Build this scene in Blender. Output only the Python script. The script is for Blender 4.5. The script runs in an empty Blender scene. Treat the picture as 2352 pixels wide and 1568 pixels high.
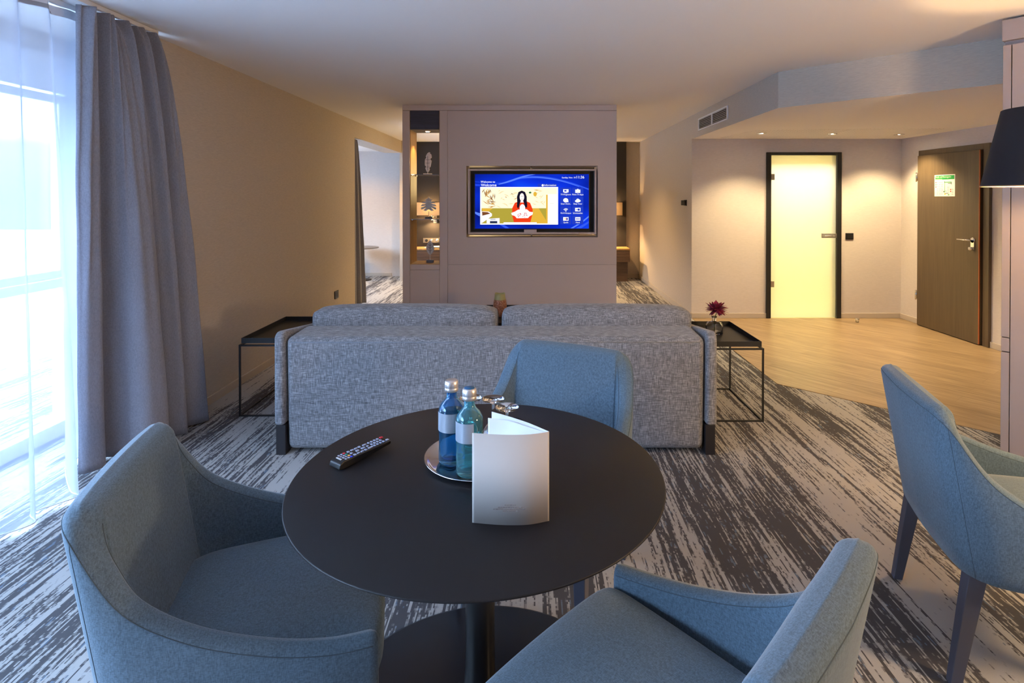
import bpy, bmesh, math, random
from mathutils import Vector, Matrix, noise
random.seed(7)
C = bpy.context.scene.collection
PI = math.pi
R = math.radians
D = bpy.data

# ------------------------------------------------------------------ materials
def srgb(r, g, b):
    f = lambda c: (c/255/12.92) if c/255 <= .04045 else ((c/255+.055)/1.055)**2.4
    return (f(r), f(g), f(b), 1)

def mat(name, col=(.5,.5,.5,1), rough=.5, metal=0, **kw):
    m = D.materials.new(name); m.use_nodes = True
    b = m.node_tree.nodes['Principled BSDF']
    b.inputs['Base Color'].default_value = col
    b.inputs['Roughness'].default_value = rough
    b.inputs['Metallic'].default_value = metal
    for k, v in kw.items():
        b.inputs[k].default_value = v
    return m

class N:
    """small node-tree builder"""
    def __init__(s, m):
        s.m = m; s.t = m.node_tree; s.n = s.t.nodes; s.l = s.t.links
        s.bsdf = s.n.get('Principled BSDF')
    def node(s, kind, **kw):
        x = s.n.new(kind)
        for k, v in kw.items(): setattr(x, k, v)
        return x
    def link(s, a, b): s.l.new(a, b)
    def pos(s):
        return s.node('ShaderNodeNewGeometry').outputs['Position']
    def obj(s):
        return s.node('ShaderNodeTexCoord').outputs['Object']
    def vm(s, op, a, b=None):
        x = s.node('ShaderNodeVectorMath', operation=op); s.put(a, x.inputs[0])
        if b is not None: s.put(b, x.inputs[1])
        return x.outputs[0]
    def ma(s, op, a, b=None, c=None, clamp=False):
        x = s.node('ShaderNodeMath', operation=op); x.use_clamp = clamp
        for i, v in enumerate((a, b, c)):
            if v is not None: s.put(v, x.inputs[i])
        return x.outputs[0]
    def put(s, v, sock):
        if isinstance(v, bpy.types.NodeSocket): s.link(v, sock)
        else: sock.default_value = v
    def noise(s, vec, scale=5, detail=2, rough=.5, dist=0):
        x = s.node('ShaderNodeTexNoise'); s.put(vec, x.inputs['Vector'])
        x.inputs['Scale'].default_value = scale; x.inputs['Detail'].default_value = detail
        x.inputs['Roughness'].default_value = rough; x.inputs['Distortion'].default_value = dist
        return x.outputs['Fac']
    def mapping(s, vec, scale=(1,1,1), rot=(0,0,0), loc=(0,0,0)):
        x = s.node('ShaderNodeMapping'); s.put(vec, x.inputs['Vector'])
        x.inputs['Scale'].default_value = scale; x.inputs['Rotation'].default_value = rot
        x.inputs['Location'].default_value = loc
        return x.outputs[0]
    def ramp(s, fac, stops, interp='LINEAR'):
        x = s.node('ShaderNodeValToRGB'); s.put(fac, x.inputs[0]); cr = x.color_ramp
        cr.interpolation = interp
        while len(cr.elements) < len(stops): cr.elements.new(.5)
        for e, (p, c) in zip(cr.elements, stops):
            e.position = p; e.color = c
        return x.outputs[0]
    def mix(s, fac, a, b):
        x = s.node('ShaderNodeMix', data_type='RGBA'); s.put(fac, x.inputs[0])
        s.put(a, x.inputs[6]); s.put(b, x.inputs[7])
        return x.outputs[2]
    def bump(s, h, strength=.2, dist=.001):
        x = s.node('ShaderNodeBump'); s.put(h, x.inputs['Height'])
        x.inputs['Strength'].default_value = strength; x.inputs['Distance'].default_value = dist
        s.link(x.outputs[0], s.bsdf.inputs['Normal'])
    def col(s, c): s.put(c, s.bsdf.inputs['Base Color'])

def wallpaper(name, col, amt=.06):
    m = mat(name, col, .85); n = N(m)
    p = n.mapping(n.pos(), (25, 25, 420))
    a = n.noise(p, 1, 3, .6)
    dark = tuple(c*(1-amt*2.2) for c in col[:3])+(1,); light = tuple(min(1, c*(1+amt*1.6)) for c in col[:3])+(1,)
    n.col(n.ramp(a, [(.3, dark), (.7, light)])); n.bump(a, .15, .001)
    return m

def fabric(name, c1, c2, s=420, amt=.25, sheen=.3):
    m = mat(name, c1, .92); n = N(m)
    o = n.obj()
    a = n.noise(n.mapping(o, (s*.25, s, s)), 1, 2, .6)
    b = n.noise(n.mapping(o, (s, s*.3, s*.22)), 1, 2, .6)
    v = n.ma('MULTIPLY_ADD', a, .5, n.ma('MULTIPLY', b, .5))
    n.col(n.ramp(v, [(.38, c2), (.62, c1)])); n.bump(v, amt, .0008)
    n.bsdf.inputs['Sheen Weight'].default_value = sheen
    n.bsdf.inputs['Sheen Roughness'].default_value = .4
    return m

def wood(name, dark, light, axis='Z', rough=.45, scale=1.0, rot=0):
    m = mat(name, light, rough); n = N(m)
    sc = {'Z': (28, 28, 1.3), 'Y': (28, 1.3, 28), 'X': (1.3, 28, 28)}[axis]
    p = n.mapping(n.obj(), tuple(v*scale for v in sc), (0, 0, rot))
    a = n.noise(p, 1, 5, .62, .4)
    b = n.noise(n.vm('MULTIPLY', p, (5, 5, 2)), 1, 3, .6)
    v = n.ma('MULTIPLY_ADD', a, .7, n.ma('MULTIPLY', b, .3))
    n.col(n.ramp(v, [(.35, dark), (.65, light)])); n.bump(v, .1, .0006)
    return m

def emis(name, col, strength):
    m = D.materials.new(name); m.use_nodes = True
    t = m.node_tree; t.nodes.clear()
    e = t.nodes.new('ShaderNodeEmission'); o = t.nodes.new('ShaderNodeOutputMaterial')
    e.inputs[0].default_value = col; e.inputs[1].default_value = strength
    t.links.new(e.outputs[0], o.inputs[0])
    return m

WALL = wallpaper('wallpaper_taupe', srgb(194, 182, 168))
WALLW = wallpaper('wallpaper_light', srgb(205, 196, 190), .04)
CEIL = mat('ceiling_paint', srgb(242, 238, 234), .9)
BASE = mat('baseboard_beige', srgb(186, 174, 160), .6)
TAUPE = mat('taupe_lacquer', srgb(204, 190, 188), .5)
TAUPE2 = mat('taupe_lacquer_wardrobe', srgb(142, 132, 134), .45)
BLACK = mat('black_powder_coat', (.012, .012, .013, 1), .45)
BLACKP = mat('black_plastic', (.012, .012, .014, 1), .35)
CHROME = mat('chrome', (.8, .8, .8, 1), .12, 1)
STEEL = mat('brushed_steel', (.62, .6, .56, 1), .3, 1)
WHITE = mat('white_plastic', (.75, .75, .76, 1), .45)
DARKLEG = mat('dark_stained_leg', srgb(80, 82, 96), .5)
BLACKW = mat('black_stained_wood', srgb(34, 31, 34), .5)
SEAM = mat('dark_thread', srgb(72, 86, 96), .9)
CHAIRF = fabric('blue_grey_upholstery', srgb(100, 121, 138), srgb(72, 90, 104), 480)
CURT = fabric('grey_drape_fabric', srgb(146, 148, 160), srgb(128, 129, 140), 300, .12, .15)
TABLE = mat('black_table_top', (.012, .0115, .0135, 1), .42, **{'Specular IOR Level': .25}); _n = N(TABLE)
_a = _n.noise(_n.obj(), 260, 2, .6); _n.bump(_a, .12, .0005)
GLOSSB = mat('black_gloss_metal', (.008, .008, .01, 1), .28)
HEAD = mat('dark_headboard', srgb(42, 37, 35), .8)
ORN = mat('cast_aluminium', (.62, .58, .54, 1), .5, .55)
ORNB = mat('grey_stone_block', srgb(96, 104, 128), .7)

def glass(name, col=(1, 1, 1, 1), rough=0.0, ior=1.45):
    return mat(name, col, rough, **{'Transmission Weight': 1.0, 'IOR': ior})
GLASS = glass('clear_glass', (.98, .99, .99, 1))
BLUEG = mat('deep_blue_glass', (.10, .48, .95, 1), .02, **{'Transmission Weight': .93, 'IOR': 1.45})
TEALG = mat('aqua_blue_glass', (.26, .82, .98, 1), .02, **{'Transmission Weight': .90, 'IOR': 1.45})

# sofa melange
SOFA = mat('grey_melange_weave', (.2, .2, .2, 1), .95); _n = N(SOFA)
_p = _n.pos()
_a = _n.noise(_n.mapping(_p, (300, 300, 26)), 1, 3, .65)
_b = _n.noise(_n.mapping(_p, (26, 80, 300)), 1, 3, .65)
_v = _n.ma('MULTIPLY_ADD', _a, .5, _n.ma('MULTIPLY', _b, .5))
_n.col(_n.ramp(_v, [(.36, srgb(78, 79, 83)), (.5, srgb(119, 120, 125)), (.66, srgb(178, 179, 184))]))
_n.bump(_v, .3, .001); _n.bsdf.inputs['Sheen Weight'].default_value = .2

# carpet: worn streaks running along the room
CARPET = mat('streaked_carpet', (.2, .2, .2, 1), .97); _n = N(CARPET)
_p = _n.pos()
_q = _n.vm('MULTIPLY', _n.vm('FLOOR', _n.vm('MULTIPLY', _p, (190, 95, 1))), (1/190, 1/95, 0))
_s1 = _n.noise(_n.mapping(_q, (75, 2.6, 1)), 1, 4, .6)
_s2 = _n.noise(_n.mapping(_q, (34, 1.1, 1), loc=(3, 5, 0)), 1, 3, .6)
_big = _n.noise(_n.mapping(_p, (4.5, .5, 1), loc=(1.7, 2.2, 0)), 1, 2, .5)
_v = _n.ma('ADD', _n.ma('MULTIPLY', _s1, .62), _n.ma('MULTIPLY', _s2, .38))
_v = _n.ma('ADD', _v, _n.ma('MULTIPLY', _n.ma('SUBTRACT', _big, .5), .42))
_s3 = _n.noise(_n.mapping(_q, (150, 42, 1), loc=(2, 7, 0)), 1, 2, .6)
_v = _n.ma('ADD', _v, _n.ma('MULTIPLY', _n.ma('SUBTRACT', _s3, .5), .22))
_msk = _n.ramp(_v, [(.475, (0, 0, 0, 1)), (.515, (1, 1, 1, 1))])
_f = _n.noise(_n.mapping(_p, (900, 900, 1)), 1, 2, .6)
_lt = _n.ramp(_f, [(.3, srgb(150, 148, 146)), (.7, srgb(190, 188, 186))])
_dk = _n.ramp(_f, [(.3, srgb(58, 57, 60)), (.7, srgb(88, 87, 91))])
_bl = _n.noise(_n.mapping(_q, (60, 12, 1), loc=(9, 1, 0)), 1, 2, .6)
_dk = _n.mix(_n.ramp(_bl, [(.62, (0, 0, 0, 1)), (.66, (1, 1, 1, 1))]), _dk, srgb(98, 112, 130))
_n.col(_n.mix(_msk, _dk, _lt)); _n.bump(_n.ma('ADD', _f, _n.ma('MULTIPLY', _msk, .4)), .5, .002)

# vinyl plank floor of the entrance
FLOORW = mat('oak_plank_floor', (.4, .3, .2, 1), .38); _n = N(FLOORW)
_p = _n.mapping(_n.pos(), (1, 1, 1), (0, 0, R(-38)))
_br = _n.node('ShaderNodeTexBrick'); _n.link(_n.mapping(_p, (1, 1, 1), (0, 0, R(90))), _br.inputs['Vector'])
_br.inputs['Scale'].default_value = 1; _br.inputs['Brick Width'].default_value = 1.3; _br.inputs['Row Height'].default_value = .17
_br.inputs['Mortar Size'].default_value = .0012; _br.inputs['Color1'].default_value = (.3, .3, .3, 1); _br.inputs['Color2'].default_value = (.7, .7, .7, 1)
_br.inputs['Mortar'].default_value = (.0, .0, .0, 1)
_a = _n.noise(_n.mapping(_p, (40, 2.2, 1)), 1, 5, .65, .3)
_v = _n.ma('ADD', _n.ma('MULTIPLY', _a, .8), _n.ma('MULTIPLY', _br.outputs['Color'], .2))
_n.col(_n.ramp(_v, [(.3, srgb(112, 92, 68)), (.5, srgb(152, 128, 97)), (.72, srgb(182, 158, 124))]))

DOORW = wood('dark_oak_veneer', srgb(82, 68, 51), srgb(97, 81, 60), 'Z', .42, 1.2)
DOORE = mat('reddish_wood_edge', srgb(176, 96, 52), .5)
NICHEW = wood('honey_wood_lining', srgb(150, 112, 66), srgb(186, 146, 92), 'Z')
WALNUT = wood('dark_walnut', srgb(66, 48, 38), srgb(100, 76, 58), 'X')
DARKW = wood('dark_blue_grey_veneer', srgb(48, 48, 62), srgb(70, 70, 88), 'X')

# sheer voile
VOILE = D.materials.new('sheer_voile'); VOILE.use_nodes = True
_n = N(VOILE); _n.n.clear()
_o = _n.node('ShaderNodeOutputMaterial'); _tr = _n.node('ShaderNodeBsdfTransparent'); _tl = _n.node('ShaderNodeBsdfTranslucent')
_df = _n.node('ShaderNodeBsdfDiffuse'); _m1 = _n.node('ShaderNodeMixShader'); _m2 = _n.node('ShaderNodeMixShader')
_tl.inputs[0].default_value = (.18, .205, .27, 1); _df.inputs[0].default_value = (.8, .81, .85, 1)
_m1.inputs[0].default_value = .42; _n.link(_tl.outputs[0], _m1.inputs[1]); _n.link(_df.outputs[0], _m1.inputs[2])
_lw = _n.node('ShaderNodeLayerWeight'); _lw.inputs[0].default_value = .35
_fac = _n.ma('MULTIPLY_ADD', _lw.outputs['Facing'], .50, .62, clamp=True)
_n.link(_fac, _m2.inputs[0]); _n.link(_tr.outputs[0], _m2.inputs[1]); _n.link(_m1.outputs[0], _m2.inputs[2])
_n.link(_m2.outputs[0], _o.inputs[0])

# frosted glass
FROST = D.materials.new('frosted_glass'); FROST.use_nodes = True
_n = N(FROST); _n.n.clear()
_o = _n.node('ShaderNodeOutputMaterial'); _tl = _n.node('ShaderNodeBsdfTranslucent'); _gl = _n.node('ShaderNodeBsdfGlass')
_gs = _n.node('ShaderNodeBsdfGlossy'); _gs.inputs['Roughness'].default_value = .35; _gs.inputs[0].default_value = (.8, .85, .8, 1)
_tl.inputs[0].default_value = (.96, .95, .90, 1); _gl.inputs['Roughness'].default_value = .55; _gl.inputs['IOR'].default_value = 1.15
_m1 = _n.node('ShaderNodeMixShader'); _m1.inputs[0].default_value = .5
_m2 = _n.node('ShaderNodeMixShader'); _m2.inputs[0].default_value = .05
_n.link(_tl.outputs[0], _m1.inputs[1]); _n.link(_gl.outputs[0], _m1.inputs[2])
_n.link(_m1.outputs[0], _m2.inputs[1]); _n.link(_gs.outputs[0], _m2.inputs[2]); _n.link(_m2.outputs[0], _o.inputs[0])

# window glass: plain clear pane that lets daylight straight in
PANE = D.materials.new('window_pane_glass'); PANE.use_nodes = True
_n = N(PANE); _n.n.clear()
_o = _n.node('ShaderNodeOutputMaterial'); _tr = _n.node('ShaderNodeBsdfTransparent'); _gs = _n.node('ShaderNodeBsdfGlossy')
_gs.inputs['Roughness'].default_value = .02; 
_m = _n.node('ShaderNodeMixShader'); _m.inputs[0].default_value = .05; _n.link(_tr.outputs[0], _m.inputs[1]); _n.link(_gs.outputs[0], _m.inputs[2])
_n.link(_m.outputs[0], _o.inputs[0])

# ------------------------------------------------------------------ mesh helpers
def newbm(): return bmesh.new()

def box(bm, x0, x1, y0, y1, z0, z1, mi=0, M=None):
    vs = [bm.verts.new((x, y, z)) for x in (x0, x1) for y in (y0, y1) for z in (z0, z1)]
    if M is not None:
        for v in vs: v.co = M @ v.co
    fs = []
    for q in ((0,1,3,2),(4,6,7,5),(0,4,5,1),(2,3,7,6),(0,2,6,4),(1,5,7,3)):
        f = bm.faces.new([vs[i] for i in q]); f.material_index = mi; fs.append(f)
    return vs

def prism(bm, pts, z0, z1, mi=0, M=None):
    """vertical prism over plan polygon"""
    a = [bm.verts.new((p[0], p[1], z0)) for p in pts]; b = [bm.verts.new((p[0], p[1], z1)) for p in pts]
    if M is not None:
        for v in a+b: v.co = M @ v.co
    n = len(pts)
    fs = [bm.faces.new(a[::-1]), bm.faces.new(b)]
    for i in range(n): fs.append(bm.faces.new((a[i], a[(i+1) % n], b[(i+1) % n], b[i])))
    for f in fs: f.material_index = mi
    return a+b

def tube(bm, pts, r, seg=8, mi=0, closed=False, caps=True, r_list=None):
    pts = [Vector(p) for p in pts]; rings = []; n = len(pts); up = None
    for i, p in enumerate(pts):
        if closed: t = pts[(i+1) % n]-pts[(i-1) % n]
        else: t = pts[min(i+1, n-1)]-pts[max(i-1, 0)]
        t.normalize()
        if up is None:
            up = Vector((0, 0, 1)) if abs(t.z) < .9 else Vector((1, 0, 0))
        s = t.cross(up).normalized(); up = s.cross(t).normalized()
        rr = r_list[i] if r_list else r
        rings.append([bm.verts.new(p+(s*math.cos(a)+up*math.sin(a))*rr) for a in [2*PI*k/seg for k in range(seg)]])
    m = n if closed else n-1
    for i in range(m):
        A, B = rings[i], rings[(i+1) % n]
        for k in range(seg):
            f = bm.faces.new((A[k], A[(k+1) % seg], B[(k+1) % seg], B[k])); f.material_index = mi; f.smooth = True
    if caps and not closed:
        for q in (rings[0][::-1], rings[-1]):
            f = bm.faces.new(q); f.material_index = mi

def lathe(bm, prof, seg=32, cx=0, cy=0, mi=0, smooth=True, M=None):
    """prof: list of (r,z); r==0 closes"""
    rings = []
    for r, z in prof:
        if r < 1e-6: rings.append([bm.verts.new((cx, cy, z))])
        else: rings.append([bm.verts.new((cx+r*math.cos(2*PI*k/seg), cy+r*math.sin(2*PI*k/seg), z)) for k in range(seg)])
    if M is not None:
        for rg in rings:
            for v in rg: v.co = M @ v.co
    for A, B in zip(rings, rings[1:]):
        for k in range(seg):
            k2 = (k+1) % seg
            if len(A) == 1 and len(B) == 1: continue
            if len(A) == 1: f = bm.faces.new((A[0], B[k2], B[k]))
            elif len(B) == 1: f = bm.faces.new((A[k], A[k2], B[0]))
            else: f = bm.faces.new((A[k], A[k2], B[k2], B[k]))
            f.material_index = mi; f.smooth = smooth

def grid(bm, P, mi=0, smooth=True, close_u=False):
    """P[i][j] points"""
    V = [[bm.verts.new(p) for p in row] for row in P]
    nu = len(V); nv = len(V[0])
    for i in range(nu if close_u else nu-1):
        for j in range(nv-1):
            f = bm.faces.new((V[i][j], V[(i+1) % nu][j], V[(i+1) % nu][j+1], V[i][j+1])); f.material_index = mi; f.smooth = smooth
    return V

def obj(name, bm, mats, parent=None, loc=(0,0,0), rot=(0,0,0), bevel=0, bseg=2, smooth=False, subsurf=0, recalc=True):
    if recalc: bmesh.ops.recalc_face_normals(bm, faces=bm.faces)
    me = D.meshes.new(name); bm.to_mesh(me); bm.free()
    if not isinstance(mats, (list, tuple)): mats = [mats]
    for m in mats: me.materials.append(m)
    o = D.objects.new(name, me); C.objects.link(o)
    o.location = loc; o.rotation_euler = rot
    if parent: o.parent = parent
    if smooth:
        for p in me.polygons: p.use_smooth = True
    if bevel:
        b = o.modifiers.new('bevel', 'BEVEL'); b.width = bevel; b.segments = bseg; b.limit_method = 'ANGLE'; b.angle_limit = R(40)
        if not smooth:
            for p in me.polygons: p.use_smooth = True
        w = o.modifiers.new('wn', 'WEIGHTED_NORMAL'); w.keep_sharp = True
    if subsurf:
        s = o.modifiers.new('sub', 'SUBSURF'); s.levels = subsurf; s.render_levels = subsurf
    return o

def tag(o, label=None, cat=None, group=None, kind=None):
    if label: o['label'] = label
    if cat: o['category'] = cat
    if group: o['group'] = group
    if kind: o['kind'] = kind
    return o

def thing(name, label, cat, loc=(0,0,0), rz=0, group=None):
    o = D.objects.new(name, None); C.objects.link(o); o.empty_display_size = .1
    o.location = loc; o.rotation_euler = (0, 0, rz)
    return tag(o, label, cat, group)

def struct(name, bm, m, parent=None, **kw):
    o = obj(name, bm, m, parent, **kw)
    if parent is None: o['kind'] = 'structure'
    return o

def sbox(name, m, *b, parent=None, bevel=0):
    bm = newbm(); box(bm, *b)
    return struct(name, bm, m, parent, bevel=bevel)

def pbox(name, m, parent, *b, bevel=0, **kw):
    bm = newbm(); box(bm, *b)
    return obj(name, bm, m, parent, bevel=bevel, **kw)

def copy_tree(o, parent=None):
    c = o.copy(); C.objects.link(c)
    if parent is not None: c.parent = parent
    for ch in list(o.children): copy_tree(ch, c)
    return c

def text_into(bm, body, size, M, mi=0, align='LEFT', depth=.0006, sx=1.0):
    cu = D.curves.new('lettering', 'FONT'); cu.body = body; cu.size = size; cu.align_x = align; cu.extrude = depth
    cu.resolution_u = 3
    to = D.objects.new('lettering', cu); C.objects.link(to)
    dg = bpy.context.evaluated_depsgraph_get(); dg.update()
    me = D.meshes.new_from_object(to.evaluated_get(dg))
    me.transform(Matrix.Diagonal((sx, 1, 1, 1))); me.transform(M)
    n0 = len(bm.faces); bm.from_mesh(me); bm.faces.ensure_lookup_table()
    for f in bm.faces[n0:]: f.material_index = mi
    D.objects.remove(to); D.meshes.remove(me); D.curves.remove(cu)

# frame whose local x = along wall, local y = up, local z = out of the wall
def facing_neg_y(x, y, z): return Matrix.Translation((x, y, z)) @ Matrix.Rotation(R(90), 4, 'X')
def facing_neg_x(x, y, z): return Matrix.Translation((x, y, z)) @ Matrix.Rotation(R(-90), 4, 'Z') @ Matrix.Rotation(R(90), 4, 'X')

# ------------------------------------------------------------------ the room shell
HC = 2.49; ZS = 2.204
XL, XR = -2.333, 1.956
YB = 10.24
XW = -2.95           # window plane
XD = 4.53; YE = 6.855
DG = (.7185, -.6955)  # direction of the diagonal bulkhead
P0 = (XR, 4.45); P1 = (XR+DG[0]*3.4, 4.45+DG[1]*3.4)

bm = newbm(); prism(bm, [(-4.6, -2.2), (5.5, -2.2), (5.5, 10.9), (-4.6, 10.9)], -.12, -.0)
fl = struct('floor', bm, CARPET)
bm = newbm(); prism(bm, [(XR, YE), (XR, 4.45), P1, (XD, P1[1]), (XD, YE)], 0.0, .004)
fw = obj('floor_entrance', bm, FLOORW); tag(fw, kind='structure')
bm = newbm(); prism(bm, [(-3.1, -2.2), (5.5, -2.2), (5.5, 10.4), (-3.1, 10.4)], HC, HC+.1)
struct('ceiling', bm, CEIL)
# lowered ceiling over the entrance, with its diagonal face papered like the walls
bm = newbm()
pts = [(XR+.0009, YE), (XR+.0009, 4.45), (P1[0], P1[1]), (XD, P1[1]), (XD, YE)]
prism(bm, pts, ZS, HC, 0)
bmesh.ops.recalc_face_normals(bm, faces=bm.faces)
for f in bm.faces: f.material_index = 1 if f.normal.z < -.5 else 0
low = struct('ceiling_entrance', bm, [WALL, CEIL])
# walls
bm = newbm(); prism(bm, [(XL-.3, 3.40), (XL, 3.40), (XL, 7.33), (XL-.3, 7.33), (XL-.3, 4.2), (XW-.2, 4.2), (XW-.2, 3.651), (XL-.3, 3.651)], 0, HC)
struct('wall_left', bm, WALL)
sbox('wall_left_header', WALL, XL-.3, XL, 7.33, 9.93, 2.272, HC)
sbox('wall_left_pier', WALL, XL-.03, XL+.045, 9.93, 10.6, 0, HC)
sbox('wall_window_header', WALL, XW-.2, XW, -2.2, 3.65, 2.37, HC)
sbox('wall_window_near', WALL, XW-.2, XW, -2.2, -1.1, 0, 2.37)
sbox('wall_back', WALL, XL-.1, XR+.3, YB, YB+.2, 0, HC)
bm = newbm(); prism(bm, [(XR, YB), (XR, 4.45), (XR+.02, 4.46), (XR+.02, YE), (XR+.3, YE), (XR+.3, YB)], 0, HC)
# right wall of the bedroom: full height up to the entrance corner, bulkhead side above the opening
bm.free(); bm = newbm(); box(bm, XR, XR+.2, YE+.0006, YB, 0, HC)
struct('wall_right', bm, WALL)
sbox('wall_right_bulkhead', WALL, XR, XR+.001, 4.45, YE, ZS, HC)
bm = newbm()
GX0, GX1, GZ = 2.888, 3.765, 2.02     # bathroom door opening
box(bm, XR+.0006, GX0, YE, YE+.12, 0, ZS); box(bm, GX1, XD+.1, YE, YE+.12, 0, ZS); box(bm, GX0, GX1, YE, YE+.12, GZ, ZS)
struct('wall_entrance', bm, WALLW)
DY0, DY1, DZ = 5.50, 6.51, 2.03
bm = newbm()
box(bm, XD, XD+.2, 1.0, DY0, 0, ZS); box(bm, XD, XD+.2, DY1, YE+.1, 0, ZS); box(bm, XD, XD+.2, DY0, DY1, DZ, ZS)
box(bm, XD+.12, XD+.2, DY0, DY1, 0, DZ)
struct('wall_door', bm, WALLW)
WALLD = wallpaper('wallpaper_low_bounce', srgb(120, 110, 102))  # toned darker on unseen walls so they bounce less light
sbox('wall_front', WALLD, XW-.2, 4.73, -2.3, -2.2, 0, HC)
sbox('wall_right_near', WALLD, 3.75, 3.9, -2.2, 1.75, 0, HC)
sbox('wall_right_return', WALL, 3.75, XD+.2, 1.75, 1.9, 0, HC)
# bay beyond the opening
sbox('wall_bay_back', WALLW, -4.5, XL-.0, 10.5, 10.7, 0, 2.5)
sbox('wall_bay_near', WALLW, -4.5, XL-.3, 6.9, 7.05, 0, 2.5)
sbox('ceiling_bay', CEIL, -4.5, XL-.001, 7.0, 10.6, 2.345, 2.47)
bm = newbm(); box(bm, -4.6, -4.45, 6.9, 10.7, 0, .9); box(bm, -4.6, -4.45, 6.9, 10.7, 2.0, 2.5); box(bm, -4.6, -4.45, 6.9, 7.3, .9, 2.0); box(bm, -4.6, -4.45, 9.5, 10.7, .9, 2.0)
struct('wall_bay_window', bm, WALLW)
# bathroom behind the frosted door
BATH = mat('bathroom_plaster', srgb(246, 238, 200), .8)
BATHL = mat('bathroom_tile', srgb(236, 226, 170), .5)
bm = newbm(); box(bm, 2.2, 4.7, 8.6, 8.7, 0, 2.3); box(bm, 2.16, 2.2, YE+.12, 8.7, 0, 2.3); box(bm, 4.7, 4.8, YE+.12, 8.7, 0, 2.3)
struct('wall_bathroom', bm, BATH)
sbox('ceiling_bathroom', BATH, 2.16, 4.8, YE+.12, 8.7, 2.3, 2.4)
sbox('floor_bathroom', BATHL, 2.16, 4.8, YE, 8.7, 0, .006)
# baseboards
def bb(name, *b): sbox(name, BASE, *b, bevel=.003)
bb('baseboard_left', XL, XL+.014, 3.40, 7.33, 0, .062)
bb('baseboard_right', XR-.014, XR, YE, YB-.0, 0, .066)
bb('baseboard_back', -1.9, XR-.014, YB-.014, YB, 0, .066)
bb('baseboard_entrance', XR, GX0, YE-.014, YE, .004, .066)
bb('baseboard_entrance_right', GX1, XD-.014, YE-.014, YE, .004, .066)
bb('baseboard_door', XD-.014, XD, 2.0, DY0, .004, .066)
bb('baseboard_door_corner', XD-.014, XD, DY1, YE, .004, .066)
bb('baseboard_bay', -4.44, XL-.32, 10.486, 10.5, 0, .062)

# ------------------------------------------------------------------ windows
def window_unit(n, x, y0, y1, z0, z1, mullions, rails, t=.07):
    bm = newbm()
    box(bm, x-t, x, y0, y1, z0, z0+.09); box(bm, x-t, x, y0, y1, z1-.23, z1)
    box(bm, x-t, x, y0, y0+.09, z0+.09, z1-.23); box(bm, x-t, x, y1-.12, y1, z0+.09, z1-.23)
    for m in mullions: box(bm, x-t, x, m-.06, m+.06, z0+.09, z1-.23)
    for r in rails: box(bm, x-t+.002, x-.002, y0+.08, y1-.11, r-.03, r+.03)
    fr = struct('window_%d' % n, bm, WHITE, bevel=.006)
    bm = newbm(); box(bm, x-t*.6, x-t*.45, y0+.07, y1-.1, z0+.07, z1-.2)
    obj('pane', bm, PANE, fr)
    return fr
w1 = window_unit(1, XW+.0, -1.1, 3.65, 0.0, 2.37, [.6, 2.15], [.96])
# sash frame inside the visible light
bm = newbm()
for (a, b) in ((2.23, 3.50),):
    for (c, d) in ((.995, 2.12),):
        box(bm, XW, XW+.03, a, a+.05, c, d); box(bm, XW, XW+.03, b-.05, b, c, d)
        box(bm, XW, XW+.03, a+.05, b-.05, c, c+.05); box(bm, XW, XW+.03, a+.05, b-.05, d-.05, d)
obj('sash', bm, WHITE, w1, bevel=.004)
w2 = window_unit(2, -4.46, 7.3, 9.5, .9, 2.0, [], [])

# terrace beyond the glass, kept pale to bounce light onto the ceiling
TERRACE = mat('pale_paved_terrace', srgb(202, 205, 210), .9)
bm = newbm(); prism(bm, [(-30, -20), (-3.25, -20), (-3.25, 6.8), (-4.7, 6.8), (-4.7, 30), (-30, 30)], -.4, -.3)
struct('floor_terrace', bm, TERRACE)

# ------------------------------------------------------------------ doors
d1 = tag(D.objects.new('door_1', None), kind='structure'); C.objects.link(d1)
bm = newbm(); t = .035
box(bm, GX0-.02, GX0+t, YE-.025, YE+.10, .004, GZ+.02); box(bm, GX1-t, GX1+.02, YE-.025, YE+.10, .004, GZ+.02); box(bm, GX0+t, GX1-t, YE-.025, YE+.10, GZ+.02-t-.0, GZ+.02)
obj('door_frame', bm, BLACK, d1, bevel=.003)
pbox('glass_panel', FROST, d1, GX0+t+.003, GX1-t-.003, YE+.0, YE+.01, .012, GZ-.018)
for z in (1.70, .385):
    h = pbox('hinge', STEEL, d1, GX0+t-.004, GX0+t+.045, YE-.014, YE-.001, z, z+.075, bevel=.002)
hd = pbox('handle', STEEL, d1, GX1-t-.185, GX1-t-.0, YE-.018, YE-.001, .99, 1.045, bevel=.002)
hd['label'] = 'brushed steel lever plate on the glass'
bm = newbm(); yy = YE-.055
tube(bm, [(GX1-t-.03, YE-.018, 1.018), (GX1-t-.03, yy, 1.018), (GX1-t-.165, yy, 1.018)], .009, 10)
obj('lever', bm, CHROME, hd)
d2 = tag(D.objects.new('door_2', None), kind='structure'); C.objects.link(d2)
bm = newbm()
box(bm, XD-.03, XD+.10, DY0, DY0+.075, .004, DZ); box(bm, XD-.03, XD+.10, DY1-.02, DY1, .004, DZ); box(bm, XD-.03, XD+.10, DY0+.075, DY1-.02, DZ-.06, DZ)
obj('door_frame', bm, DOORW, d2, bevel=.003)
dl = pbox('door_leaf', DOORW, d2, XD-.055, XD-.012, DY0+.095, DY1-.022, .012, DZ-.062, bevel=.002)
e = pbox('door_edge', DOORE, dl, XD-.0545, XD-.046, DY0+.087, DY0+.0955, .013, DZ-.063)
e['label'] = 'reddish lipping along the opening edge'
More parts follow.
